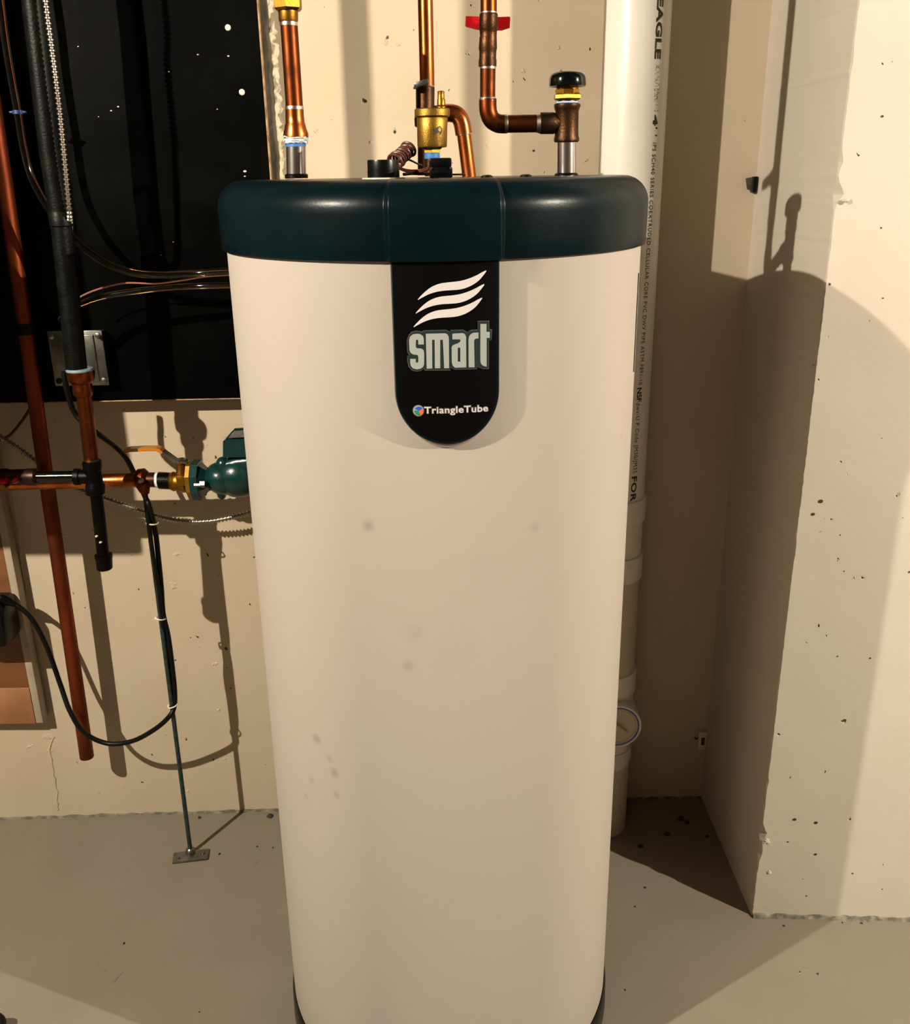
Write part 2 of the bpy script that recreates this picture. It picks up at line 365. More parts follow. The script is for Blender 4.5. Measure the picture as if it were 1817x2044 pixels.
for i in range(n):
    for k in range(2): fs.append((i * 3 + k, i * 3 + k + 1, i * 3 + k + 4, i * 3 + k + 3))
part('lower_edge', skew(MB().add(vs, fs)), M_RAWWOOD, bd, 'splintered bare wood bottom edge')
part('side_edge', skew(MB().box((bx1 - .0005, yb - .0005, bz0), (bx1 + .0018, yb + .012, 2.3))), M_RAWWOOD, bd, 'bare wood right edge')
vs = []; fs = []; n = 150; z0 = bz0; 
for i in range(n + 1):
    z = z0 + (2.3 - z0) * i / n; x = bx1 + .013 + rr.gauss(0, .0009)
    vs += [(bx1 - .02, yb + .012, z), (bx1 + .0018, yb + .011, z), (x - .003, yb + .012 + rr.uniform(0, .003), z), (x, yb + .02, z), (x, yb + .045, z), (bx1 - .02, yb + .045, z)]
for i in range(n):
    for k in range(6): fs.append((i * 6 + k, i * 6 + (k + 1) % 6, i * 6 + 6 + (k + 1) % 6, i * 6 + 6 + k))
part('furring_strip', skew(MB().add(vs, fs)), M_GREYWOOD, bd, 'rough grey weathered furring strip')
part('backing', skew(MB().box((-1.9, yb + .013, bz0 + .012), (bx1 - .021, yb + .045, 2.3))), M_GREYWOOD, bd)
# flaking paint bead along the strip
vs = []; fs = []; n = 220; z0 = P(550, 350, 1.87).z - .3
for i in range(n + 1):
    z = z0 + (2.3 - z0) * i / n; x = bx1 + .013; w1 = rr.uniform(.002, .010)
    vs += [(x - .001, wy(x) - .014 + rr.uniform(-.003, .003), z), (x + w1 * .5, wy(x) - .010 + rr.uniform(-.002, .002), z), (x + w1, wy(x) - .003, z), (x + w1 + .003, wy(x) + .001, z)]
for i in range(n):
    for k in range(3): fs.append((i * 4 + k, i * 4 + k + 1, i * 4 + k + 5, i * 4 + k + 4))
fp = MB().add(vs, fs).build('flaking_paint_edge', M_FLAKE, WB); 
# paint specks and two screw heads on the board
for (u, v, r) in [(222, 221, 2.2), (236, 213, 2.2), (337, 143, 2), (395, 109, 2), (456, 112, 2.5), (434, 218, 1.5), (489, 342, 3.5), (489, 352, 2), (197, 233, 1.3), (156, 93, 1.8), (346, 483, 1.3), (322, 509, 1.3)]:
    p = Pb(u, v); p.y -= .0004; R = pr(p, r); a = rr.uniform(0, 3)
    m_ = MB().rings([p - Vector((0, .0006, 0)), p], [R * .7, R], 7, axis=(0, 1, 0), sx=.6)
    part('paint_speck', m_, M_SPECK, bd)
for (u, v) in [(455, 55), (483, 184)]:
    p = Pb(u, v); part('screw_head', MB().rings([p - Vector((0, .002, 0)), p - Vector((0, .0012, 0)), p], [pr(p, 3), pr(p, 5.5), pr(p, 6.2)], 9, axis=(0, 1, 0)), M_SPECK, bd, 'pale screw head')

# ================================================================ WATER HEATER
AX = (-.023, 1.361); R0 = .2825; ZT = 1.4245; ZB = 1.3385
wh = thing('water_heater', 'tall cream cylindrical indirect water heater with a dark teal lid and black badge', 'water heater', (AX[0], AX[1], 0))
def cylpt(phi, r, z): return Vector((AX[0] + r * math.sin(phi), AX[1] - r * math.cos(phi), z))
def lathe(prof, n=160, off=None, phis=None):
    phis = phis or [2 * math.pi * k / n for k in range(n)]
    vs = []; fs = []; n = len(phis)
    for j, (r, z) in enumerate(prof):
        for ph in phis:
            d = off(ph, j) if off else 0
            vs.append(cylpt(ph, max(r + d, .0001), z))
    for j in range(len(prof) - 1):
        for k in range(n):
            k2 = (k + 1) % n; fs.append((j * n + k, j * n + k2, (j + 1) * n + k2, (j + 1) * n + k))
    return MB().add(vs, fs, True)
# jacket material: a few smudges with a shape of their own
bj = M_JACKET.node_tree.nodes['Principled BSDF']; g = N(M_JACKET, 'ShaderNodeNewGeometry'); last = None
SM = [(735, 1050, 13, .5), (1068, 1052, 12, .28), (632, 1475, 12, .5), (668, 1543, 12, .45), (658, 1515, 9, .3), (622, 1558, 9, .3), (672, 1587, 9, .35), (815, 1330, 12, .35), (825, 1262, 22, .16), (612, 1590, 8, .25), (1065, 525, 20, .14), (960, 1130, 30, .07), (900, 1290, 60, .05), (1240, 870, 8, .2)]
for u, v, r, a in SM:
    p = PC(u, v, AX, R0)
    vd = N(M_JACKET, 'ShaderNodeVectorMath', operation='DISTANCE'); L(M_JACKET, g.outputs['Position'], vd.inputs[0]); vd.inputs[1].default_value = p
    mr = N(M_JACKET, 'ShaderNodeMapRange'); mr.interpolation_type = 'SMOOTHSTEP'; L(M_JACKET, vd.outputs['Value'], mr.inputs[0]); mr.inputs[1].default_value = 0; mr.inputs[2].default_value = pr(p, r * 1.5)
    mr.inputs[3].default_value = a; mr.inputs[4].default_value = 0
    if last is None: last = mr.outputs[0]
    else:
        ad = N(M_JACKET, 'ShaderNodeMath', operation='ADD'); L(M_JACKET, last, ad.inputs[0]); L(M_JACKET, mr.outputs[0], ad.inputs[1]); last = ad.outputs[0]
nz = N(M_JACKET, 'ShaderNodeTexNoise'); nz.inputs['Scale'].default_value = 3; nz.inputs['Detail'].default_value = 4; L(M_JACKET, g.outputs['Position'], nz.inputs['Vector'])
m1 = N(M_JACKET, 'ShaderNodeMix', data_type='RGBA'); m1.inputs[6].default_value = (.385, .337, .295, 1); m1.inputs[7].default_value = (.362, .313, .270, 1); L(M_JACKET, nz.outputs['Fac'], m1.inputs[0])
m2 = N(M_JACKET, 'ShaderNodeMix', data_type='RGBA'); m2.inputs[7].default_value = (.20, .14, .12, 1); L(M_JACKET, last, m2.inputs[0]); L(M_JACKET, m1.outputs[2], m2.inputs[6]); L(M_JACKET, m2.outputs[2], bj.inputs['Base Color'])
part('jacket', lathe([(R0 - .006, .05), (R0 - .001, .053), (R0, .058)] + [(R0, .058 + (ZB + .01 - .058) * k / 12) for k in range(1, 13)]), M_JACKET, wh, 'smooth cream enamelled jacket')
part('base_ring', lathe([(.1, .004), (R0 + .003, .0), (R0 + .005, .008), (R0 + .004, .055), (R0 + .0015, .062), (R0 - .004, .063)]), M_BLACK, wh, 'black base ring')
p1, p2 = PC(1276, 560, AX, R0), PC(1262, 765, AX, R0)
ph = math.asin(min(.9999, (p1.x - AX[0]) / R0)) ; 
phs = math.radians(73)
part('jacket_seam', MB().rings([cylpt(phs, R0, z) for z in [1.17 + .012 * k for k in range(12)]], [.0012] * 12, 6), M_BLACK, wh)
# lid with raised centre section
PH0, PH1 = math.radians(-9.3), math.radians(15.9)
def ss(x): x = max(0, min(1, x)); return x * x * (3 - 2 * x)
def loff(ph, j):
    a = (ph + math.pi) % (2 * math.pi) - math.pi; e = math.radians(1.5)
    return .0085 * ss((a - PH0 + e / 2) / e) * ss((PH1 - a + e / 2) / e) * LK[j]
RL = .2880
prof = [(R0 - .002, ZB + .004), (R0 + .002, ZB), (RL, ZB), (RL + .0006, ZB + .002), (RL + .0012, ZB + .02), (RL + .0012, ZT - .036)]
LK = [1, 1, 1, 1, 1, 1]
for k in range(1, 11):
    a = math.pi / 2 * k / 10; prof.append((RL + .0012 - .034 * (1 - math.cos(a)), ZT - .034 + .034 * math.sin(a))); LK.append(1)
for k in range(1, 7): prof.append((RL - .033 - .012 * k, ZT - .00005 * k)); LK.append(max(0, 1 - k / 5))
prof += [(.1, ZT - .0006), (.0001, ZT - .0006)]; LK += [0, 0]
phis = sorted(set([round(2 * math.pi * k / 150, 5) for k in range(150)] + [round((math.radians(c) + math.radians(d * .18)) % (2 * math.pi), 5) for c in (-9.3, 15.9) for d in range(-6, 7)]))
LID = part('lid', lathe(prof, phis=phis, off=loff), M_TEAL, wh, 'dark teal moulded lid with raised centre section')
# little round plugs on the lid top, near the right
for u in (1050, 972):
    p = P(u, 354, 1.22); part('lid_plug', MB().rings([(p.x, p.y, ZT - .001), (p.x, p.y, ZT + .0015), (p.x, p.y, ZT + .0028)], [.008, .007, .004], 16, axis=(0, 0, 1)), M_BLACK, LID)
# badge
PHC = (PH0 + PH1) / 2; HW = (PH1 - PH0) / 2 * .2905; ZA = 1.1915
def ubadge(hw, ztop, zc, r_in, r_out, bev, name, m, lab=None, zoff=0):
    vs = []; fs = []; cols = 36; rows = []
    nz_ = 10
    for k in range(nz_ + 1): rows.append(ztop + (zc - ztop) * k / nz_)
    for k in range(1, 25): rows.append(zc - hw * 1.02 * math.sin(math.pi / 2 * k / 24))
    for z in rows:
        w_ = hw if z >= zc else hw * math.sqrt(max(0, 1 - ((zc - z) / (hw * 1.02))**2))
        for c in range(cols + 1):
            t = -math.cos(math.pi * c / cols); s_ = w_ * t
            d = min(hw - abs(s_) if z >= zc else hw - math.hypot(s_, (zc - z) / 1.02), 1)
            r = r_in + (r_out - r_in) * (math.sin(math.pi / 2 * min(1, max(0, d) / bev)))
            vs.append(cylpt(PHC + s_ / r_out, r, z + zoff))
    for i in range(len(rows) - 1):
        for c in range(cols):
            a = i * (cols + 1) + c; fs.append((a, a + 1, a + cols + 2, a + cols + 1))
    return part(name, MB().add(vs, fs, True), m, wh, lab)
ubadge(HW, ZB + .003, ZA, R0 - .001, .2915, .0045, 'badge_housing', M_TEAL, 'dark teal U-shaped badge housing')
BF = ubadge(HW - .0062, ZB - .0005, ZA, .291, .2922, .0009, 'badge_face', M_BLACKFACE, 'black badge face')
ubadge(HW - .012, 1.2, ZA, R0 - .001, .2855, .003, 'badge_bracket', M_CHROME, 'pale sliver of bracket under the badge', zoff=-.0162)

# --- flat print on the badge
BR = .2924
def to_sz(u, v):
    p = PC(u, v, AX, BR); return (math.atan2(p.x - AX[0], AX[1] - p.y), p.z)
def curve_mesh(build, offset=0.0):
    cu = bpy.data.curves.new('c', 'CURVE'); cu.dimensions = '2D'; cu.fill_mode = 'BOTH'; cu.offset = offset; build(cu)
    return obj_mesh(cu)
def obj_mesh(cu):
    o = bpy.data.objects.new('t', cu); COL.objects.link(o); dg = bpy.context.evaluated_depsgraph_get(); dg.update()
    me = bpy.data.meshes.new_from_object(o.evaluated_get(dg)); bpy.data.objects.remove(o); return me
def slab(me, fmap, step, axis, name, m, parent, th, xs=None):
    """2-D mesh -> cut in strips -> mapped onto the curved host as a thin slab"""
    bm = bmesh.new(); bm.from_mesh(me); bmesh.ops.remove_doubles(bm, verts=bm.verts, dist=1e-7)
    if not bm.verts: bm.free(); return None
    lo = min(v.co[axis] for v in bm.verts); hi = max(v.co[axis] for v in bm.verts); x = lo + step
    no = Vector((1, 0, 0)) if axis == 0 else Vector((0, 1, 0))
    while x < hi:
        bmesh.ops.bisect_plane(bm, geom=bm.verts[:] + bm.edges[:] + bm.faces[:], plane_co=no * x, plane_no=no); x += step
    bm.verts.index_update(); vs = [v.co.copy() for v in bm.verts]; fs = [tuple(v.index for v in f.verts) for f in bm.faces]
    be = [(e.verts[0].index, e.verts[1].index) for e in bm.edges if len(e.link_faces) == 1]; bm.free(); n = len(vs)
    top = [fmap(v.x, v.y, th) for v in vs]; bot = [fmap(v.x, v.y, 0) for v in vs]
    return part(name, MB().add(top + bot, fs + [tuple(i + n for i in reversed(f)) for f in fs] + [(a, b, b + n, a + n) for a, b in be]), m, parent)
def badge_map(r0): return lambda a, z, th: cylpt(a / BR, r0 + th, z)
def zm(pts): # badge zoom coordinates -> 2-D badge coordinates
    out = []
    for x, y in pts:
        a, z = to_sz(760 + x / 5.379, 520 + y / 5.379); out.append((a * BR, z))
    return out
def polys(ls):
    def f(cu):
        for l in ls:
            sp = cu.splines.new('POLY'); sp.points.add(len(l) - 1); sp.use_cyclic_u = True
            for i, (x, y) in enumerate(l): sp.points[i].co = (x, y, 0, 1)
    return f
def area(l): return sum(l[i - 1][0] * l[i][1] - l[i][0] * l[i - 1][1] for i in range(len(l))) / 2
def cw(l): return l if area(l) < 0 else l[::-1]
def round2(l, it=1):
    for _ in range(it):
        o = []
        for i in range(len(l)):
            a, b = l[i], l[(i + 1) % len(l)]
            o += [(a[0] * .75 + b[0] * .25, a[1] * .75 + b[1] * .25), (a[0] * .25 + b[0] * .75, a[1] * .25 + b[1] * .75)]
        l = o
    return l
wave = [(385, 433), (440, 370), (500, 315), (560, 275), (640, 245), (720, 235), (800, 228), (880, 215), (960, 190), (1040, 155), (1090, 125), (1144, 100), (1110, 150), (1060, 210), (1000, 255), (930, 290), (850, 312), (760, 318), (680, 322), (600, 335), (520, 360), (450, 395)]
for k in range(3):
    pl = cw(zm(round2([(x - 22 * k, y + 146 * k) for x, y in wave])))
    o = slab(curve_mesh(polys([pl])), badge_map(BR), .004, 0, 'wave_stripe', M_WHITEINK, BF, .0006)
LET = {
 's': [[(465, 900), (405, 900), (405, 858), (395, 848), (380, 855), (378, 930), (395, 942), (440, 945), (462, 962), (468, 990), (468, 1110), (458, 1140), (430, 1160), (392, 1167), (350, 1158), (325, 1130), (318, 1100), (318, 1055), (378, 1055), (378, 1088), (392, 1098), (405, 1088), (405, 1030), (395, 1012), (350, 1008), (322, 990), (310, 960), (306, 850), (318, 815), (345, 793), (385, 785), (425, 790), (455, 810), (464, 840)]],
 'm': [[(485, 785), (690, 780), (715, 790), (730, 815), (733, 850), (735, 1155), (682, 1155), (668, 850), (640, 850), (640, 1155), (583, 1155), (580, 850), (553, 850), (555, 1158), (495, 1160)]],
 'a': [[(770, 785), (880, 778), (905, 790), (917, 820), (919, 1145), (800, 1150), (775, 1130), (764, 1095), (762, 935), (772, 910), (800, 898), (830, 888), (855, 870), (855, 845), (770, 845)], [(828, 935), (855, 935), (855, 1085), (828, 1085)]],
 'r': [[(945, 1145), (943, 850), (950, 810), (975, 785), (1000, 775), (1050, 772), (1050, 835), (1020, 838), (1005, 850), (1003, 880), (1008, 1145)]],
 't': [[(1070, 680), (1135, 680), (1135, 765), (1170, 765), (1170, 830), (1137, 830), (1137, 1138), (1100, 1130), (1078, 1110), (1070, 1080)]]}
OUTL = [(300, 800), (330, 765), (385, 752), (440, 762), (462, 750), (700, 742), (745, 765), (750, 745), (890, 742), (930, 770), (965, 745), (1042, 740), (1042, 648), (1165, 645), (1167, 735), (1197, 738), (1192, 850), (1163, 860), (1163, 1165), (1100, 1165), (1035, 1140), (1035, 1165), (830, 1172), (790, 1170), (748, 1145), (750, 1180), (475, 1182), (462, 1160), (435, 1185), (390, 1192), (335, 1180), (300, 1140), (288, 1090), (285, 1025), (310, 1022), (285, 980), (280, 860)]
slab(curve_mesh(polys([cw(zm(OUTL))])), badge_map(BR), .003, 0, 'word_outline', M_GREYWOOD if 0 else mat('outline_edge', (.04, .045, .043), .5), BF, .0003)
slab(curve_mesh(polys([cw(zm([(x + (9 if x < 740 else -9) * (1 if x < 320 or x > 1150 else .3), y + (9 if y < 900 else -9)) for x, y in OUTL]))])), badge_map(BR), .003, 0, 'word_backing', M_DKINK, BF, .0005)
for ch, ls in LET.items():
    pl = [zm(l) for l in ls]; pl = [cw(pl[0])] + [cw(q)[::-1] for q in pl[1:]]
    slab(curve_mesh(polys(pl)), badge_map(BR + .0003), .003, 0, 'letter', M_GREYINK, BF, .0006)
def text_mesh(s, bold=0.0, spacing=1.0):
    cu = bpy.data.curves.new('t', 'FONT'); cu.body = s; cu.size = 1; cu.offset = bold; cu.space_character = spacing; cu.resolution_u = 4
    me = obj_mesh(cu)
    xs = [v.co.x for v in me.vertices]; ys = [v.co.y for v in me.vertices]
    return me, min(xs), max(xs), min(ys), max(ys)
def fit(me, x0, x1, X0, X1, y0, Y0, sy):
    for v in me.vertices: v.co.x = X0 + (v.co.x - x0) / (x1 - x0) * (X1 - X0); v.co.y = Y0 + (v.co.y - y0) * sy
    me.update(); return me
(xa, za), (xb, zb) = zm([(470, 1640), (1152, 1622)]); _, zc_ = zm([(470, 1568)])[0]
cap = .729
for bold, nm, m_, th, r in ((.075, 'name_outline', M_RIMINK, .0003, BR), (.045, 'name_backing', M_BLACKFACE, .0005, BR), (.018, 'name_lettering', M_WHITEINK, .0006, BR + .0002)):
    me, a0, a1, b0, b1 = text_mesh('TriangleTube', bold, 1.06)
    sx_ = (xb - xa)
    base = text_mesh('TriangleTube', .018, 1.06); sc = (xb - xa) / (base[2] - base[1]); szc = (zc_ - za) / cap
    for v in me.vertices: v.co.x = xa + (v.co.x - base[1]) * sc; v.co.y = za + v.co.y * szc + (v.co.x - xa) * (zb - za) * 0
    slab(me, badge_map(r), .003, 0, nm, m_, BF, th)
cxy = zm([(406, 1612)])[0]; rad = .0053
def arcpoly(c, r0, r1, a0, a1, n=14):
    pts = [(c[0] + r1 * math.cos(a0 + (a1 - a0) * k / n), c[1] + r1 * math.sin(a0 + (a1 - a0) * k / n)) for k in range(n + 1)]
    return pts + ([(c[0] + r0 * math.cos(a1 - (a1 - a0) * k / n), c[1] + r0 * math.sin(a1 - (a1 - a0) * k / n)) for k in range(n + 1)] if r0 > 0 else [c])
D = math.radians
full = [(cxy[0] + 1.3 * rad * math.cos(6.2832 * k / 32), cxy[1] + 1.3 * rad * math.sin(6.2832 * k / 32)) for k in range(32)]
slab(curve_mesh(polys([cw(full)])), badge_map(BR), .003, 0, 'emblem_rim', M_RIMINK, BF, .0003)
full = [(cxy[0] + 1.14 * rad * math.cos(6.2832 * k / 32), cxy[1] + 1.14 * rad * math.sin(6.2832 * k / 32)) for k in range(32)]
slab(curve_mesh(polys([cw(full)])), badge_map(BR), .003, 0, 'emblem_disc', mat('emblem_grey', (.3, .33, .33), .4), BF, .0005)
for m_, a0, a1 in ((M_BLUEI, 35, 150), (M_GREENI, 170, 285), (M_ORI, 290, 385)):
    slab(curve_mesh(polys([cw(arcpoly((cxy[0] + .0006, cxy[1] - .0002), 0, rad * .98, D(a0), D(a1)))])), badge_map(BR + .0003), .003, 0, 'emblem_petal', m_, BF, .0006)

# ================================================================ ON THE LID
YP = 1.385
lp = thing('copper_water_pipe', 'copper water pipe rising from the left port of the heater lid', 'pipe', tuple(P(592, 350, YP)))
part('steel_nipple', V(YP, [(592, 354, 19.3), (591, 286, 19.3)]), M_CHROME, lp, 'polished steel nipple')
part('port_grommet', V(YP, [(592, 356, 23), (592, 349, 23), (592, 347, 21)]), M_BLACK, lp)
part('blue_tape', V(YP, [(591, 293, 19.8), (591, 281, 20)]), M_BTAPE, lp, 'blue thread tape')
rr = random.Random(4)
mbt = MB()
for k in range(5):
    yy = 274 + k * 2.8; c = P(591, yy, YP); R = pr(c, 24 - k * .5)
    ps = [c + Vector((math.cos(6.283 * q / 20) * R * rr.uniform(.93, 1.05), math.sin(6.283 * q / 20) * R * rr.uniform(.93, 1.05), rr.uniform(-.0016, .0016))) for q in range(21)]
    mbt.rings(ps, [.0011] * 21, 6)
mbt.rings([P(591, 273, YP), P(591, 286, YP)], [pr(P(591, 280, YP), 22)] * 2, 24, axis=(0, 0, 1))
part('thread_tape', mbt, M_WTAPE, lp, 'frayed white thread tape')
part('copper_adapter', V(YP, [(591, 275, 25), (591, 268, 25), (590, 256, 21.5), (589.5, 249, 20.5), (589.5, 246, 19), (588.5, 232, 18.3), (588, 215, 18)]), M_COPPER, lp, 'flared copper adapter')
part('solder_ring', V(YP, [(588, 219, 18.6), (588, 216, 18.8), (587.5, 212, 17.8)]), M_SOLDER, lp)
part('copper_tube', V(YP, [(588, 215, 17.2), (577, 48, 17.2)]), M_COPPERD, lp)
part('solder_ring', V(YP, [(577, 52, 17.6), (576.5, 47, 18), (576.5, 43, 17)]), M_SOLDER, lp)
part('brass_socket', V(YP, [(576.5, 44, 18), (576, 40, 19.3), (575.5, 20, 19.5), (575, 16, 24)]), M_BRASS, lp)
part('hex_union', V(YP, [(575, 22, 25), (575, 17, 29.5), (573.5, -25, 30), (573, -28, 26)], n=6, smooth=False), M_BRASS, lp, 'brass hex union')
part('upper_tube', UPTO(P(573.5, -18, YP), .0112), M_COPPERD, lp)

# ---- relief valve with riser and discharge
YR = 1.54
rv = thing('relief_valve', 'dark bronze relief valve with steel lever under the middle copper riser', 'valve', tuple(P(849, 352, YR)))
part('valve_body', V(YR, [(849, 350, 15), (849, 270, 15), (849, 255, 16), (848, 252, 20), (848, 238, 21), (849, 225, 20), (849, 221, 18.5), (849, 176, 19), (849, 173, 18)]), M_BRONZE, rv)
part('outlet_boss', H(YR, [(850, 228, 14), (884, 226, 16), (890, 226, 16)]), M_BRONZE, rv)
lv = MB().box((-.5, -.5, -.5), (.5, .5, .5))
a = P(829, 171, YR - .02); b = P(856, 162, YR - .02); d = (b - a); L_ = d.length; rot = Matrix.Rotation(-math.atan2(d.z, d.x), 3, 'Y'); c = (a + b) / 2
lv = MB().box(c - Vector((L_ / 2, .006, .0038)), c + Vector((L_ / 2, .006, .0038)), .0012, rot=rot)
a = P(829, 172, YR - .02); lv.box(a - Vector((.003, .006, .004)), a + Vector((.003, .006, .002)), .001)
part('lever', lv, M_STEEL, rv, 'small steel test lever')
part('lever_pin', MB().rings([P(843, 175, YR), P(843, 165, YR)], [.004, .004], 12, axis=(0, 0, 1)), M_STEEL, rv)
rs = thing('copper_riser', 'shiny straight copper riser pipe above the brass air vent', 'pipe', tuple(P(852, 174, YR)))
part('copper_tube', UPTO(P(853, 172, YR), pr(P(853, 100, YR), 15)), M_COPPER, rs)
part('solder_ring', V(YR, [(852, 174, 16.6), (852, 171, 15.5)]), M_SOLDER, rs)
dp = thing('discharge_pipe', 'copper discharge elbow and pipe bending down behind the air vent', 'pipe', tuple(P(937, 352, YR)))
c = [P(888, 226, YR), P(900, 226, YR), P(911, 229, YR), P(919, 238, YR), P(923, 250, YR), P(926, 268, YR)]
part('elbow', MB().rings(smooth_path(c, 5), [pr(q, 17) for q in smooth_path(c, 5)], 24), M_COPPER, dp)
part('solder_ring', MB().rings([P(925.5, 265, YR), P(926, 270, YR)], [.0127, .0118], 24), M_SOLDER, dp)
part('down_tube', MB().rings([P(926, 266, YR), P(937.5, 356, YR)], [pr(P(926, 266, YR), 14.3)] * 2, 24), M_COPPER, dp)
# ---- automatic air vent
YV = 1.30
av = thing('air_vent', 'brass float air vent with small valve stem standing on blue tape', 'valve', tuple(P(863, 352, YV)))
part('float_chamber', V(YV, [(863, 301, 12), (863, 298, 17), (863, 295, 20), (863, 294, 28.5), (863, 291, 29.8), (863, 260, 30.3), (863, 237, 31), (863, 234, 29)]), M_BRASSR, av)
part('cap_ring', V(YV, [(863, 234, 33), (863, 232, 35.3), (863, 219, 35.6), (863, 217, 34), (863, 216, 12)]), M_BRASSR, av, 'knurled cap ring')
part('bottom_nut', V(YV, [(863, 306, 14), (863, 305, 17.5), (863, 299, 17.5)], n=6, smooth=False), M_BRASS, av)
part('blue_tape', V(YV, [(863, 317, 15), (863, 313, 15.6), (863, 309, 15.2), (863, 304, 15.6)]), M_BTAPE, av, 'blue thread tape')
part('stem_base', V(YV, [(863, 352, 14.5), (863, 316, 14.5)]), M_BRONZE, av)
part('valve_stem', V(YV, [(881, 217, 9), (881, 213, 9), (881, 211, 6.5), (881, 209.5, 8.3), (881, 199, 8), (880.5, 197, 6.8), (880.5, 187, 6.8), (880.5, 183, 7.2), (880.5, 181.5, 5.5), (880.5, 181, 1)]), M_BRASS, av, 'brass valve stem')
# small dark stamped mark on the chamber
vc = P(863, 260, YV); vr = pr(vc, 30.6)
def vent_map(x, y, th): return Vector((vc.x + (vr + th) * math.sin(x / vr), vc.y - (vr + th) * math.cos(x / vr), y))
def vz(u, v): q = PC(u, v, (vc.x, vc.y), vr); return (math.asin(max(-1, min(1, (q.x - vc.x) / vr))) * vr, q.z)
mk = [(864, 268), (868, 262), (866, 257), (873, 254), (879, 251), (881, 255), (883, 258), (882, 265), (879, 269), (878, 263), (873, 266), (869, 267)]
slab(curve_mesh(polys([cw([vz(u, v) for u, v in mk])])), vent_map, .002, 0, 'stamped_mark', M_INK, av, .0003)
mk = [(874, 258), (878, 254), (880, 259), (878, 263)]
slab(curve_mesh(polys([cw([vz(u, v) for u, v in mk])])), vent_map, .002, 0, 'stamped_mark', M_BRASSR, av, .0005)
# ---- black round cap, switch box, coiled wires
YK = 1.235
bc = thing('access_cap', 'low black round access cap on the left of the lid top', 'cap', tuple(P(765, 354, YK)))
c = P(766, 354, YK); kr = pr(c, 32)
part('cap_body', MB().rings([(c.x, c.y, ZT), (c.x, c.y, ZT + .009), (c.x, c.y, ZT + .0093), (c.x, c.y, ZT + .0200), (c.x, c.y, ZT + .0218), (c.x, c.y, ZT + .022)], [kr, kr, kr * .985, kr * .985, kr * .96, kr * .1], 40, axis=(0, 0, 1)), M_BLACK, bc)
part('gasket', MB().rings([(c.x, c.y, ZT - .0005), (c.x, c.y, ZT + .0012)], [kr * 1.35, kr * 1.33], 40, axis=(0, 0, 1)), M_PVCY, bc, 'thin cream gasket')
YS = 1.2
sb = thing('thermostat_switch', 'black square switch box on the lid in front of the air vent', 'switch', tuple(P(880, 356, YS)))
p = P(881, 356, YS); hw = pr(p, 22.7); zt = P(881, 333, YS - .014).z
part('housing', MB().box((p.x - hw, p.y - .014, ZT), (p.x + hw, p.y + .014, zt), .0018), M_BLACK, sb)
part('cover', MB().box((p.x - hw * 1.02, p.y - .013, zt - .0005), (p.x + hw * .93, p.y + .014, zt + .010), .002), M_BLACK, sb)
for sx_ in (-1, 1):
    q = Vector((p.x + sx_ * hw * .84, p.y - .0155, zt - .0015)); part('cover_screw', MB().rings([q, q + Vector((0, .004, 0))], [.0014, .0019], 10, axis=(0, 1, 0)), M_CHROME, sb)
part('face_plate', MB().box((p.x - hw * .55, p.y - .0148, ZT + .004), (p.x + hw * .5, p.y - .0135, zt - .004), .0004), M_BLACKFACE, sb)
cw_ = thing('wire_coil', 'tight coil of reddish brown wire leaning between the round cap and relief valve', 'wire', tuple(P(790, 330, 1.3)))
a = P(786, 325, 1.28); b = P(819, 295, 1.31); ax_ = (b - a); t = ax_.normalized(); X = Vector((0, 1, 0)).cross(t).normalized(); Y = t.cross(X); ps = []
nt = 7.5
for k in range(int(nt * 20)):
    f_ = k / (nt * 20); R = .0085 + (.0012 if f_ < .3 or f_ > .82 else 0); an = 6.283 * nt * f_; ps.append(a + ax_ * f_ + (X * math.cos(an) + Y * math.sin(an)) * R)
part('coil', MB().rings(ps, [.0017] * len(ps), 8), M_WIRE, cw_)
part('bead', MB().rings([a.lerp(b, .78), b], [.0062, .0062], 16), M_PVCY, cw_, 'pale core showing in the coil')
part('lead', tube([P(798, 337, 1.25), P(812, 342, 1.25), P(830, 344, 1.25), P(848, 341, 1.24), P(858, 336, 1.22)], .0014), M_WIRE, cw_)
part('lead', tube([P(796, 334, 1.25), P(812, 339, 1.25), P(832, 340, 1.25), P(850, 337, 1.24), P(858, 332, 1.22)], .0012), M_WIRE, cw_)
part('lead', tube([P(814, 318, 1.29), P(824, 322, 1.30), P(834, 327, 1.32), P(842, 330, 1.34)], .0012), M_BLACK, cw_)
bw = tag(tube([P(806, 348, 1.24), P(822, 346.5, 1.25), P(842, 347, 1.25), P(862, 347, 1.22)], .0019).build('black_wire', M_BLACK), 'short thick black wire lying on the lid between cap and switch', 'wire')
c0_ = P(914, 351, 1.25); ps = [Vector((c0_.x + .009 * math.cos(6.283 * k / 24), c0_.y + .02 * math.sin(6.283 * k / 24), ZT + .0035)) for k in range(25)]
tag(MB().rings(ps, [.0012] * 25, 8).build('wire_loop', M_BLACK), 'thin dark wire loop lying right of the switch box', 'wire')

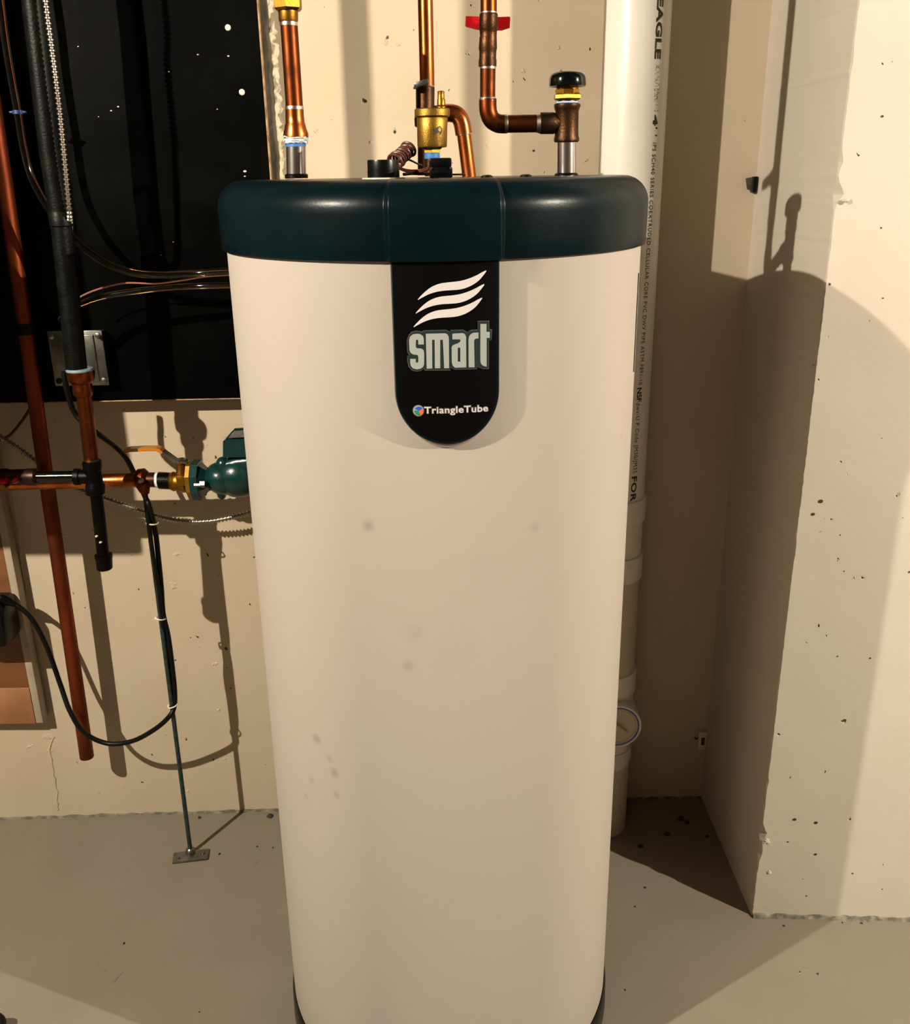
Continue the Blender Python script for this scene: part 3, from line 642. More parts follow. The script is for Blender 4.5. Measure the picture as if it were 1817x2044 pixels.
# ---- right port: tee, relief cap, elbow, ball valve
YQ = 1.375
rp = thing('copper_tee_pipe', 'copper pipe with elbow and bronze tee on the right port of the lid', 'pipe', tuple(P(1131, 350, YQ)))
part('steel_nipple', V(YQ, [(1131, 352, 19.4), (1131, 280, 19.4)]), M_CHROME, rp, 'polished steel nipple')
part('port_grommet', V(YQ, [(1130.5, 354, 23.5), (1130.5, 348, 23.5), (1130.5, 345, 21)]), M_BLACK, rp)
part('bronze_tee', V(YQ, [(1131, 284, 22), (1131, 282, 25), (1131, 277, 25.5), (1131, 272, 24), (1131.5, 262, 23), (1132, 222, 23.3), (1132, 217, 25), (1132.5, 212, 26.5), (1132.5, 208, 26), (1132.5, 206, 22)]), M_BRONZE, rp)
part('tee_branch', H(YQ, [(1078, 246, 18.5), (1079, 246, 20.3), (1106, 246, 20.3), (1109, 246, 18), (1125, 246, 18)]), M_BRONZE, rp)
part('solder_ring', H(YQ, [(1071, 246.5, 17.2), (1074, 246.5, 17.8), (1079, 246.5, 19)]), M_SOLDER, rp)
part('copper_tube', H(YQ, [(1008, 247.5, 16.6), (1076, 246.5, 16.6)]), M_COPPERD, rp)
part('solder_ring', H(YQ, [(1007, 247.5, 18), (1011, 247.5, 17.8), (1014, 247.5, 16.8)]), M_SOLDER, rp)
c = [P(974, 197, YQ), P(974, 214, YQ), P(976, 227, YQ), P(982, 239, YQ), P(993, 246, YQ), P(1001, 247.5, YQ), P(1010, 247.5, YQ)]; sp = smooth_path(c, 5)
part('elbow', MB().rings(sp, [pr(q, 17.6) for q in sp], 24), M_COPPERD, rp)
part('solder_ring', V(YQ, [(974, 201, 17.5), (973.5, 197, 17.3), (973.5, 194, 15.8)]), M_SOLDER, rp)
part('copper_tube', V(YQ, [(973.5, 199, 15.3), (974, 132, 15.5)]), M_COPPERD, rp)
bv = thing('red_handled_ball_valve', 'dark brass ball valve with red butterfly handle on the right copper pipe', 'valve', tuple(P(975, 132, YQ)))
part('solder_ring', V(YQ, [(974, 138, 16), (974, 133, 16.5), (974, 130, 16)]), M_SOLDER, bv)
part('valve_body', V(YQ, [(973.5, 133, 18), (973.5, 120, 18.2), (973.5, 117, 17.2), (974, 102, 17.2), (974, 98, 18.4), (974.5, 75, 17.6), (975, 72, 16.8), (975, 61, 17.8), (975, 59, 18.6), (975.5, 30, 18.6), (975.5, 27, 17.5)]), M_BRONZE, bv)
part('solder_ring', V(YQ, [(975.5, 28, 16.5), (975.5, 22, 16.4), (975.5, 20, 15.6)]), M_SOLDER, bv)
hp = [(930, 32), (957, 33), (975, 36), (992, 34), (1018, 33), (1019, 36), (1018, 55), (1002, 60), (990, 60), (975, 57), (958, 59), (950, 58), (931, 53), (929, 50)]
part('handle', MB().prism([P(u, v, YQ + .024) for u, v in hp], (0, .006, 0)), M_RED, bv, 'red butterfly handle')
part('handle_stem', MB().rings([P(975, 46, YQ), P(975, 46, YQ) + Vector((0, .03, 0))], [.006, .006], 14, axis=(0, 1, 0)), M_BRONZE, bv)
ut = tag(UPTO(P(975.5, 24, YQ), .0108).build('copper_drop_pipe', M_COPPERD), 'copper pipe entering the frame top above the red handled valve', 'pipe')
vb = thing('vacuum_breaker', 'black mushroom-capped brass vacuum breaker on top of the bronze tee', 'valve', tuple(P(1132, 208, YQ)))
part('pale_blue_seal', V(YQ, [(1132.5, 210, 20.5), (1132.5, 203, 21)]), mat('pale_blue_tape', (.30, .48, .72), .5), vb)
part('threaded_neck', V(YQ, [(1132.5, 206, 18.5), (1132.5, 198, 18.5)]), M_BRASS, vb)
part('hex_nut', V(YQ, [(1132.5, 200, 26), (1132.5, 197, 29), (1132.5, 190, 28.5), (1132.5, 186, 26)], n=6, smooth=False), M_BRASS, vb, 'brass hex nut')
part('upper_nut', V(YQ, [(1132.5, 190, 24.5), (1132.5, 179, 25), (1132.5, 177, 21)], n=8, smooth=False), M_BRASS, vb)
part('neck', V(YQ, [(1132.5, 182, 22), (1133, 168, 21)]), M_BRASS, vb)
part('cap', V(YQ, [(1133, 165, 20), (1133, 172, 34), (1133, 172.5, 36.5), (1133, 169, 37), (1133, 157, 36.3), (1133, 151, 34.5), (1133, 147, 31), (1133, 144.5, 25), (1133, 143, 15), (1133, 142.5, 1)], n=36), mat('glossy_black', (.001, .002, .002), .12, spec=.45), vb, 'glossy black mushroom cap')

# ================================================================ PVC STACK
PA = (.3285, 1.822); PRr = .0578
pv = thing('pvc_drain_pipe', 'white PVC drain stack with printed black lettering and fittings beside the heater', 'pipe', (PA[0], PA[1], 0))
def pz(u, v, R=PRr): return PC(u, v, PA, R).z
def ring_pvc(name, lst, m, lab=None):
    return part(name, MB().rings([(PA[0], PA[1], z) for z, r in lst], [r for z, r in lst], 56, axis=(0, 0, 1)), m, pv, lab)
z1a, z1b = pz(1262, 1003), pz(1262, 1048); z2a, z2b = pz(1255, 1118), pz(1255, 1165); z3a, z3b = pz(1245, 1352), pz(1245, 1393); z4a, z4b = pz(1240, 1505), pz(1240, 1528)
UPV = ring_pvc('upper_pipe', [(z1a - .02, PRr), (ZC, PRr)], M_PVC)
ring_pvc('coupling', [(z1b, .0615), (z1b + .001, .0625), (z1a - .001, .0625), (z1a, .0618), (z1a, .0585)], M_PVC)
ring_pvc('middle_pipe', [(z2a - .02, .0580), (z1b + .01, .0580)], M_PVC)
ring_pvc('coupling', [(z2b, .0612), (z2b + .001, .062), (z2a - .001, .062), (z2a, .0612), (z2a, .058)], M_PVC)
lug = PC(1246, 1128, PA, .062); part('clamp_lug', MB().box(lug - Vector((.006, .008, .016)), lug + Vector((.006, .004, .012)), .002), M_PVC, pv)
ring_pvc('yellowed_pipe', [(z3a - .02, PRr), (z2b + .01, PRr)], M_PVCY, 'yellowed lower pipe')
ring_pvc('hub', [(z3b, .0605), (z3b + .001, .0625), (z3a - .001, .0625), (z3a, .0617), (z3a, .058)], M_PVC)
ring_pvc('cleanout_body', [(z4b - .01, .0585), (z3b + .01, .0585)], M_PVC)
ring_pvc('hub', [(z4b, .061), (z4b + .001, .0615), (z4a, .0615), (z4a + .001, .0605), (z4a + .001, .058)], M_PVC)
ring_pvc('lower_pipe', [(.0, PRr), (z4b + .01, PRr)], M_PVCY)
# cleanout hub facing the room
cc = P(1233, 1451, PA[1] - .075); cr = pr(cc, 49)
part('cleanout_hub', MB().rings([cc + Vector((0, .075, 0)), cc + Vector((0, .02, 0)), cc + Vector((0, .004, 0)), cc, cc, cc + Vector((0, .004, 0))], [cr * .97, cr * .98, cr, cr * .97, cr * .9, cr * .88], 48, axis=(0, 1, 0), cap=False), M_PVC, pv)
part('blue_seal_ring', MB().rings([cc + Vector((0, .003, 0)), cc + Vector((0, .0012, 0)), cc + Vector((0, .0012, 0)), cc + Vector((0, .003, 0))], [cr * .9, cr * .89, cr * .83, cr * .82], 48, axis=(0, 1, 0), cap=False), mat('blue_gasket', (.02, .10, .36), .4), pv, 'blue seal ring')
PLG = part('cleanout_plug', MB().rings([cc + Vector((0, .01, 0)), cc + Vector((0, .0008, 0)), cc + Vector((0, .0, 0)), cc + Vector((0, .003, 0))], [cr * .84, cr * .83, cr * .79, cr * .72], 48, axis=(0, 1, 0)), M_PVCY, pv, 'cream round cleanout plug')
bar = MB().box(cc - Vector((cr * .55, .010, .0055)), cc + Vector((cr * .45, -.0005 + .004, .0055)), .0015, rot=None)
rot = Matrix.Rotation(math.radians(38), 3, 'Y'); bar.v = [cc + rot @ (v - cc) for v in bar.v]
part('plug_bar', bar, M_PVCY, PLG)
def print_on_pipe(s, v0, v1, uc0, uc1, hpx, m, bold=0., name='printed_lettering', spacing=1.0):
    me, a0, a1, b0, b1 = text_mesh(s, bold, spacing)
    q0, q1 = PC(uc0, v0, PA, PRr), PC(uc1, v1, PA, PRr)
    ph0 = math.atan2(q0.x - PA[0], PA[1] - q0.y); ph1 = math.atan2(q1.x - PA[0], PA[1] - q1.y)
    h = pr(q0, hpx)
    def fm(x, y, th):
        t = (x - a0) / (a1 - a0); ph = ph0 + (ph1 - ph0) * t + ((y - .35) / .73) * h / PRr
        return Vector((PA[0] + (PRr + .0001 + th) * math.sin(ph), PA[1] - (PRr + .0001 + th) * math.cos(ph), q0.z + (q1.z - q0.z) * t))
    # cut across the pipe's curve
    slab(me, fm, .25, 1, name, m, UPV, .00025)
print_on_pipe('NEAGLE', -42, 118, 1321, 1313, 16, M_INK, .035)
print_on_pipe('XXAUTSBN/', 128, 205, 1313, 1310, 13, M_FADED, .0)
print_on_pipe('I III', 196, 222, 1312, 1311, 12, M_FADED, .0)
print_on_pipe('4', 229, 251, 1309, 1308, 12, M_INK, .05)
print_on_pipe("''", 254, 272, 1308, 1307, 12, M_INK, .05, spacing=2.4)
print_on_pipe('IPS SCH40 SERIES COEXTRUDED CELLULAR CORE PVC DWV PIPE ASTM F891-10', 285, 768, 1307, 1279, 10.5, M_INK, .0, spacing=1.15)
print_on_pipe('NSF', 774, 802, 1277, 1276, 12, M_INK, .03)
print_on_pipe('dwv-U P Code JM30/JM35', 804, 944, 1275, 1268, 10, M_INK, .0, spacing=1.15)
print_on_pipe('FOR', 951, 1001, 1267, 1264, 13, M_INK, .03, spacing=1.1)

# ================================================================ LEFT PIPEWORK
YB = 1.665; YB2 = 1.655
bp_ = thing('black_pipe_drop', 'thick black vertical pipe stepping down through a copper reducer to a capped leg', 'pipe', tuple(P(207, 1135, YB2)))
part('black_pipe', V(YB, [(153, 738, 20.5), (143, 640, 20.5), (128, 500, 20.5), (120, 430, 20.5), (100, 300, 21.5), (66, 0, 22.5), (63, -30, 22.5)]), M_BLKPIPE, bp_)
part('black_pipe', UPTO(P(63.5, -25, YB), pr(P(63.5, -25, YB), 22.4)), M_BLKPIPE, bp_)
part('pipe_coupling', V(YB, [(124, 452, 21.5), (124, 450, 23.2), (120, 424, 23.2), (120, 421, 21.5)]), M_BLKPIPE, bp_)
part('seal_ring', V(YB, [(160, 742, 26.5), (159.5, 738, 27), (159, 735, 25)]), mat('grey_blue_sealant', (.16, .23, .26), .4), bp_, 'grey blue ring of sealant')
part('reducer', V(YB, [(167, 790, 16.5), (166, 786, 19), (165, 778, 20), (164, 773, 19), (163, 765, 19), (162, 758, 26), (161, 745, 27.5), (160, 740, 27)]), M_COPPERD, bp_, 'tarnished copper reducer')
part('copper_tube', V(YB, [(184, 926, 14.8), (167, 785, 14.8)]), M_COPPERD, bp_)
part('tee', V(YB2, [(191, 987, 15), (191, 985, 18.5), (190, 968, 18.8), (189, 964, 16.3), (185, 938, 16.3), (184.5, 934, 18.5), (184, 921, 18.5), (184, 919, 16)]), M_BLKIRON, bp_, 'black iron tee')
part('solder_ring', V(YB2, [(184, 924, 15.7), (184, 918.5, 15.2)]), M_STEEL, bp_)
part('side_hub', H(YB2, [(149, 952, 14), (150, 952, 16.8), (160, 952, 16.8), (162, 952, 14.5), (178, 952, 14.5)]), M_BLKIRON, bp_)
part('drop_leg', V(YB2, [(206.5, 1112, 12.2), (192, 984, 12.2)]), M_BLKIRON, bp_)
part('end_cap', V(YB2, [(209, 1136, 13.5), (208.8, 1134, 15.5), (207.5, 1116, 16), (207, 1113, 17.3), (206.5, 1107, 17.3), (206.4, 1105, 13)]), M_BLKIRON, bp_, 'black end cap')
part('branch_pipe', H(YB2, [(-120, 955, 11.5), (152, 951, 11.5)]), mat('gloss_black_pipe', (.002, .0016, .0015), .13, spec=.45), bp_, 'glossy black branch pipe')
for u, v in ((198, 1065), (206, 1077)):
    p = P(u, v, YB2) - Vector((0, .0165, 0)); part('paint_speck', MB().rings([p, p + Vector((0, .004, 0))], [.0022, .003], 7, axis=(0, 1, 0), sx=.6), M_SPECK, bp_)
# union at far left with red handle
un = thing('pipe_union', 'dark reddish pipe union with a red handle stub at the left frame edge', 'valve', tuple(P(20, 960, YB2 - .01)))
part('union_body', H(YB2, [(-60, 953, 15), (-5, 953, 16.5), (0, 953, 18), (16, 953, 18), (20, 953, 16), (52, 952, 16), (56, 952, 17.5), (72, 952, 17), (76, 952, 12.5)]), mottle(mat('dull_copper', (.035, .008, .005), .4, .6), (.012, .005, .003), 50, .9), un)
p = P(26, 961, YB2 - .028); part('pivot_bolt', MB().rings([p, p + Vector((0, .005, 0)), p + Vector((0, .016, 0))], [.003, .0065, .0075], 14, axis=(0, 1, 0)), mat('deep_red_metal', (.25, .02, .01), .25, .6), un)
a = P(-30, 966, YB2 - .03); b = P(14, 959, YB2 - .03); part('red_handle', MB().rings([a, b], [.0058, .0055], 10), M_RED, un, 'red handle')
p = P(5, 973, YB2 - .026); part('nut', MB().rings([p, p + Vector((0, .012, 0))], [.006, .008], 6, axis=(0, 1, 0)), M_BRASS, un)
# red copper riser near the wall
YC = 1.795
rc = thing('copper_stub_pipe', 'long reddish copper pipe running down the left wall to an open end', 'pipe', tuple(P(173, 1512, YC)))
part('copper_tube', V(YC, [(173.5, 1511, 13.6), (153, 1370, 13.6), (118, 1130, 14), (90, 940, 14.5), (64, 750, 15), (37, 560, 15.2), (10, 370, 15.5), (-45, 0, 16)], cap=True), M_COPRED, rc)
part('copper_tube', UPTO(P(-45, 2, YC), pr(P(-45, 2, YC), 16)), M_COPRED, rc)
part('pipe_clamp', V(YC, [(53, 667, 18.5), (50, 646, 18.5)]), M_BLACK, rc, 'dark clamp band')
c = P(52, 656, YC); part('clamp_foot', MB().box((c.x - .012, YC, c.z - .008), (c.x + .012, ybx(c.x), c.z + .008), .002), M_BLACK, rc)
# horizontal copper line to the pump
YH = 1.75
hp_ = thing('horizontal_copper_pipe', 'bright horizontal copper pipe running left from the pump valve', 'pipe', tuple(P(240, 958, YH)))
part('copper_tube', H(YH, [(-120, 968, 14.3), (280, 958, 14.3)]), M_COPPER, hp_)
part('fitting', H(YH, [(272, 957, 15), (273, 957, 17), (277, 957, 21.5), (289, 957, 22.5), (293, 957, 19), (296, 957, 15.5)]), M_COPPERD, hp_, 'flanged copper fitting')
part('clamp_lip', V(YH - .012, [(290, 985, 8), (288, 979, 11), (286, 972, 13), (285, 962, 12)]), M_COPPERD, hp_)
p = P(279, 962, YH - .034); part('clamp_screw', MB().rings([p, p + Vector((0, .004, 0)), p + Vector((0, .01, 0))], [.003, .0052, .0055], 12, axis=(0, 1, 0)), M_STEEL, hp_)
part('dark_nipple', H(YH, [(294, 957.5, 15), (316, 958, 15)]), M_BRONZE, hp_)
vv = thing('yellow_handled_ball_valve', 'brass ball valve with a bent yellow lever beside the green pump', 'valve', tuple(P(355, 962, YH)))
part('tape_ring', H(YH, [(312, 958, 15.5), (317, 958.5, 15.6)]), M_WTAPE, vv)
part('dark_socket', H(YH, [(317, 959, 15), (318, 959, 17), (340, 960, 17), (342, 960, 15)]), M_BLKIRON, vv)
part('valve_body', H(YH, [(338, 960, 14), (340, 960.5, 17), (347, 961, 20), (351, 961, 18.5), (356, 961.5, 19), (362, 962, 21.5), (371, 962, 21.5), (374, 962, 18), (380, 962, 18)]), M_BRASS, vv)
part('body_plate', MB().box(P(353, 970, YH - .026), P(370, 949, YH - .021) , .0008), M_BRASS, vv)
part('neck', V(YH, [(362, 948, 12), (362, 938, 10), (361, 926, 9.5), (361, 924, 12), (361, 921, 12)]), M_BRASS, vv)
part('stem_nut', V(YH, [(361, 925, 10), (361, 917, 10), (361, 915, 8)], n=6, smooth=False), M_STEEL, vv, 'steel packing nut')
def ribbon(pts, wid, th, Y):
    cs = [P(u, v, Y) for u, v in pts]; m_ = MB(); vs = []; fs = []
    for i, c in enumerate(cs):
        t = (cs[min(i + 1, len(cs) - 1)] - cs[max(i - 1, 0)]).normalized(); nn = Vector((0, 1, 0)).cross(t)
        for sy_, sn in ((-1, -1), (1, -1), (1, 1), (-1, 1)): vs.append(c + Vector((0, sy_ * wid / 2, 0)) + nn * sn * th / 2)
    for i in range(len(cs) - 1):
        for k in range(4): fs.append((i * 4 + k, i * 4 + (k + 1) % 4, i * 4 + 4 + (k + 1) % 4, i * 4 + 4 + k))
    fs += [(3, 2, 1, 0), tuple(len(vs) - 4 + k for k in range(4))]
    return m_.add(vs, fs)
part('handle_arm', ribbon([(375, 922), (352, 919), (342, 912), (328, 902), (320, 897)], .018, .0045, YH), M_STEEL, vv, 'bare steel end of the lever')
part('handle_grip', ribbon([(326, 902), (320, 896.5), (314, 895), (290, 895), (262, 896.5), (254, 898), (251, 898)], .021, .0062, YH), M_YEL, vv, 'yellow dipped grip')
YM = 1.742
pm = thing('circulator_pump', 'green cast circulator pump partly hidden behind the water heater', 'pump', tuple(P(450, 990, YM)))
def flange(u0, u1, hpx, m, name, lab=None, vc=958):
    c0_, c1_ = P(u0, vc, YM), P(u1, vc, YM); h = pr(c0_, hpx); pts = []
    for yy, zz in [(-.5, -1), (.5, -1), (.95, -.45), (.95, .45), (.5, 1), (-.5, 1), (-.95, .45), (-.95, -.45)]: pts.append(Vector((c0_.x, c0_.y + yy * h, c0_.z + zz * h)))
    return part(name, MB().prism(pts, (c1_.x - c0_.x, 0, 0)), m, pm, lab)
flange(378, 387, 34, M_BRASSR, 'brass_flange', vc=958); flange(387, 402, 37, M_GREEN, 'pump_flange')
part('flange_shoulder', H(YM, [(401, 958, 36), (404, 958, 35), (413, 958, 27), (418, 958, 22), (430, 958, 20)], n=8, smooth=False), M_GREEN, pm)
p = P(404, 965, YM - .034); part('flange_bolt', MB().rings([P(388, 968, YM - .037), P(401, 968, YM - .037), P(401, 966, YM - .037), P(410, 966, YM - .037)], [.004, .004, .0075, .0075], 6), M_STEEL, pm, 'bright steel flange bolt')
part('flange_bolt', MB().rings([P(388, 983, YM), P(412, 983, YM)], [.006, .006], 6), M_BLKIRON, pm)
def ell(cu_, cv_, Y, rx, ry, rz, n=28, k=18, tilt=0):
    c = P(cu_, cv_, Y); R = pr(c, 1); cs = []; rs_ = []
    vs = []; fs = []
    rotm = Matrix.Rotation(tilt, 3, 'Y')
    for i in range(k + 1):
        a = math.pi * i / k
        for j in range(n):
            b = 2 * math.pi * j / n; vs.append(c + rotm @ Vector((-math.cos(a) * rx * R, math.sin(a) * math.cos(b) * ry * R, math.sin(a) * math.sin(b) * rz * R)))
    for i in range(k):
        for j in range(n): fs.append((i * n + j, i * n + (j + 1) % n, (i + 1) * n + (j + 1) % n, (i + 1) * n + j))
    return vs, fs
m_ = MB(); m_.add(*ell(446, 955, YM - .005, 38, 34, 33, tilt=.35), smooth=True); m_.add(*ell(478, 950, YM, 50, 42, 44), smooth=True)
part('volute', m_, M_GREEN, pm, 'rounded green volute')
m_ = MB(); m_.add(*ell(446, 927, YM - .012, 15, 15, 16), smooth=True); m_.rings([P(444, 932, YM - .01), P(475, 925, YM - .01), P(520, 920, YM - .01)], [pr(P(450, 925, YM), q) for q in (14, 19, 19)], 20)
m_.add(*ell(480, 930, YM, 38, 30, 22), smooth=True)
part('shoulder', m_, M_GREEN, pm)
part('foot', V(YM, [(444, 996, 4), (443, 992, 8), (443, 978, 12)]), M_GREEN, pm)
sq = [(446, 913), (445, 884), (462, 862), (470, 856), (540, 852), (545, 913)]
TB = part('terminal_box', MB().prism([P(u, v, YM - .03) for u, v in [(445, 913), (445, 881), (449, 878), (545, 874), (545, 913)]], (0, .07, 0)), M_GREEN, pm, 'green terminal box')
a = [P(449, 879, YM - .03), P(545, 875, YM - .03), P(545, 853, YM + .01), P(466, 858, YM + .01)]
part('box_cover', MB().prism(a + [], (0, .012, .0)).add([], []), M_GREEN, TB)
a = [P(456, 875, YM - .0302), P(545, 871, YM - .0302), P(545, 857, YM - .001), P(468, 861, YM - .001)]
part('rating_label', MB().prism(a, (0, -.0015, .0015)), M_LABEL, TB, 'worn grey rating label')
# support rod on floor flange
YD = 1.72
fb = PF(381, 1704)
sr = thing('pipe_support_rod', 'thin teal threaded rod standing on a small floor flange under the pipe', 'pipe support', tuple(fb))
part('rod', MB().rings([P(288, 976, YH - .010), fb + Vector((0, 0, .004))], [.0047, .0047], 14), M_TEALROD, sr)
rot = Matrix.Rotation(math.radians(9), 3, 'Z')
pc_ = PF(381, 1709, .003)
part('floor_flange', MB().box(pc_ - Vector((.0385, .017, .003)), pc_ + Vector((.0385, .017, .0025)), .0015, rot=rot), M_STEEL, sr, 'flat rectangular steel foot')
part('boss', MB().rings([fb + Vector((0, 0, .004)), fb + Vector((0, 0, .013)), fb + Vector((0, 0, .016))], [.012, .0095, .006], 16, axis=(0, 0, 1)), M_STEEL, sr)
for sx_ in (-1, 1):
    q = pc_ + rot @ Vector((sx_ * .027, -.004 if sx_ < 0 else .004, .0025)); part('anchor_screw', MB().rings([q - Vector((0, 0, .002)), q + Vector((0, 0, .002)), q + Vector((0, 0, .003))], [.0045, .0045, .002], 12, axis=(0, 0, 1)), M_STEEL, sr)
def rod_at(v): # point on the rod at photo row v
    a, b = P(288, 976, YH - .010), fb; t = (v - 976) / 728.; t = t / (t + (1 - t) * depth(b) / depth(a)) if 0 else t
    # solve by bisection on image row
    lo, hi = 0., 1.
    for _ in range(30):
        mid = (lo + hi) / 2; q = a.lerp(b, mid); c = RT * q.x + FW * q.y + UP * (q.z - EYE); vv_ = CY + F * c.y / c.z
        if vv_ < v: lo = mid
        else: hi = mid
    return a.lerp(b, (lo + hi) / 2)
def near(u, v, dy=0): y = rod_at(v).y + dy; return P(u, v, y)
cb = thing('black_cable', 'black cable strapped down the support rod then looping left across the wall', 'cable', tuple(P(270, 940, 1.69)))
part('cable_run', tube([P(128, 742, 1.69), P(131, 765, 1.69), P(138, 795, 1.695), P(153, 830, 1.70), P(190, 862, 1.70), P(228, 890, 1.745), P(252, 915, 1.772), P(268, 945, 1.778), P(280, 970, 1.772), near(290, 992, .006), near(298, 1010, -.008), near(310, 1060, .004), near(316, 1110, .004), near(322, 1170, .004), near(326, 1225, .002), near(336, 1270, .004), near(344, 1330, .004), near(349, 1380, .003), near(348, 1410, .002), near(338, 1430, -.008), near(310, 1455, .0), P(265, 1479, 1.745), P(215, 1484, 1.75), P(168, 1462, 1.75), P(140, 1420, 1.76), P(120, 1365, 1.78), P(95, 1295, 1.79), P(65, 1237, 1.79), P(30, 1206, 1.79), P(-10, 1188, 1.79)], .0052, 12, 8), M_RUBBER, cb)
part('second_cable', tube([near(291, 985, -.006), near(296, 1040, -.009), near(306, 1110, -.008), near(317, 1180, -.006), near(322, 1225, -.006), near(330, 1290, .006), near(340, 1350, .007), near(346, 1400, .006), near(346, 1418, .002)], .004, 10), M_RUBBER, cb)
for i, (v, u) in enumerate([(1043, 304), (1233, 321), (1408, 346)]):
    c = near(u, v); r1 = .0115 if i == 0 else .0095
    ps = [c + Vector((math.cos(6.283 * k / 20) * r1, math.sin(6.283 * k / 20) * r1 * .9 - .001, math.cos(6.283 * k / 20) * .003 * (1 if i == 2 else -.6))) for k in range(21)]
    tg = MB().rings(ps, [.0015] * 21, 6); tg.box(c + Vector((-r1 - .002, -.006, -.003)), c + Vector((-r1 + .003, 0, .003)), .0008)
    tag(tg.build('cable_tie', M_TIE), ['topmost cream cable tie around the rod, just under the copper pipe', 'middle cream cable tie around rod and cables', 'lowest cream cable tie, where the cable leaves the rod'][i], 'cable tie', 'cable ties on the support rod')
# armoured cables
def bx(pts, r, name, label, k=10, period=.0076):
    ps = smooth_path(pts, 40); tot = 0; qs = [ps[0]]; out = []; rs_ = []
    # resample
    d = [0]
    for i in range(1, len(ps)): d.append(d[-1] + (ps[i] - ps[i - 1]).length)
    n = int(d[-1] / period * 4); j = 0
    for i in range(n + 1):
        s_ = d[-1] * i / n
        while j < len(d) - 2 and d[j + 1] < s_: j += 1
        t = (s_ - d[j]) / max(1e-9, d[j + 1] - d[j]); out.append(ps[j].lerp(ps[j + 1], t)); rs_.append(r * (1.12, 1.12, .68, .68)[i % 4])
    return tag(MB().rings(out, rs_, 12).build(name, M_STEELBX), label, 'cable')
M_STEELBX = mat('armour_steel', (.34, .30, .25), .35, 1.)
bx([Vector((P(91, 0, 1.635).x - .01, 1.635, 2.44)), P(72, -180, 1.635), P(91, 0, 1.635), P(104, 100, 1.635), P(113, 170, 1.635), P(120, 230, 1.637), P(130, 330, 1.639), P(136, 395, 1.642), P(139, 430, 1.65), P(140, 470, 1.69), P(141, 520, 1.715)], .0046, 'armoured_cable', 'steel armoured cable running down beside the thick black pipe')
bx([P(-60, 840, 1.81), P(0, 872, 1.81), P(33, 893, 1.81), P(69, 919, 1.82), P(110, 950, 1.82), P(158, 977, 1.82), P(205, 993, 1.82), P(248, 1008, 1.82), P(287, 1021, 1.82), P(330, 1034, 1.82), P(375, 1041, 1.82), P(410, 1041, 1.82), P(446, 1036, 1.82), P(500, 1022, 1.82), P(560, 995, 1.82)], .0054, 'armoured_cable', 'sagging steel armoured cable across the wall below the pump')
tag(tube([P(70, 790, 1.855), P(58, 818, 1.855), P(40, 845, 1.84), P(15, 872, 1.83), P(-20, 885, 1.83)], .0028, 8).build('thin_cable', M_WIRE), 'thin dark brown cable curving off the board to the left edge', 'cable')
# clear tubes
YT = 1.725
ct = thing('clear_tube', 'clear vinyl tube hanging down the left of the black board to the heater', 'tube', tuple(P(37, 222, YT)))
part('tube_wall', tube([P(-20, -120, YT), P(0, 0, YT), P(9, 70, YT), P(20, 140, YT), P(35, 222, YT), P(44, 280, YT), P(58, 340, YT), P(78, 385, YT), P(110, 435, YT), P(150, 478, YT), P(180, 506, YT), P(220, 530, YT), P(270, 545, YT), P(330, 549, YT), P(400, 545, YT), P(480, 541, YT - .02), P(560, 540, YT - .06)], .0062, 14), M_VINYL, ct)
c = P(36, 224, YT); part('blue_clip', MB().rings([c - Vector((0, 0, .003)), c + Vector((0, 0, .003))], [.0092, .0092], 18, axis=(0, 0, 1)), M_BLUEP, ct, 'small blue clip ring')
c2_ = c - Vector((0, 0, .0)); part('blue_clip_tab', MB().box(c - Vector((.014, .003, .0015)), c + Vector((.014, .003, .0015)), .0007), M_BLUEP, ct)
tag(tube([P(120, 640, YT), P(140, 618, YT), P(165, 605, YT), P(200, 593, YT), P(260, 583, YT), P(330, 575, YT), P(400, 571, YT), P(480, 569, YT - .02), P(560, 568, YT - .06)], .0055, 14).build('clear_tube', M_VINYL), 'lower clear vinyl tube crossing the black board to the heater', 'tube')
tag(tube([P(150, 602, 1.75), P(165, 590, 1.75), P(200, 576, 1.75), P(250, 565, 1.75), P(310, 566, 1.75), P(360, 560, 1.75), P(420, 551, 1.75), P(500, 547, 1.73), P(560, 546, 1.70)], .0016, 8).build('copper_capillary', M_PINKW), 'thin pinkish copper capillary between the two clear tubes', 'wire')
# junction cover
yb0 = yb; yb = ybx(-.66)
jc = thing('junction_box', 'square galvanised electrical box cover on the black board behind the pipe', 'electrical box', tuple(P(157, 712, yb)))
q = [P(97, 662, yb - .02), P(209, 656, yb - .02), P(216, 767, yb - .02), P(112, 771, yb - .02)]
cen = sum(q, Vector()) / 4; cen.y = yb - .012; hw = (q[1].x - q[0].x) / 2 * .97; hh = (q[0].z - q[3].z) / 2
part('box_body', MB().box((cen.x - hw * .96, yb - .024, cen.z - hh * .96), (cen.x + hw * .96, yb, cen.z + hh * .96), .002), M_STEEL, jc)
CP = part('cover_plate', MB().box((cen.x - hw, yb - .0262, cen.z - hh), (cen.x + hw, yb - .024, cen.z + hh), .001), M_STEEL, jc)
part('raised_panel', MB().box((cen.x - hw * .68, yb - .0295, cen.z - hh * .86), (cen.x + hw * .68, yb - .026, cen.z + hh * .86), .0015), M_STEEL, CP)
for sx_ in (-1, 1):
    for sz_ in (-1, 1):
        p = Vector((cen.x + sx_ * hw * .84, yb - .0262, cen.z + sz_ * hh * .82)); part('cover_screw', MB().rings([p + Vector((0, .001, 0)), p - Vector((0, .002, 0)), p - Vector((0, .003, 0))], [.0062, .0055, .002], 12, axis=(0, 1, 0)), M_STEEL if (sx_, sz_) != (-1, -1) else M_BLACK, CP)
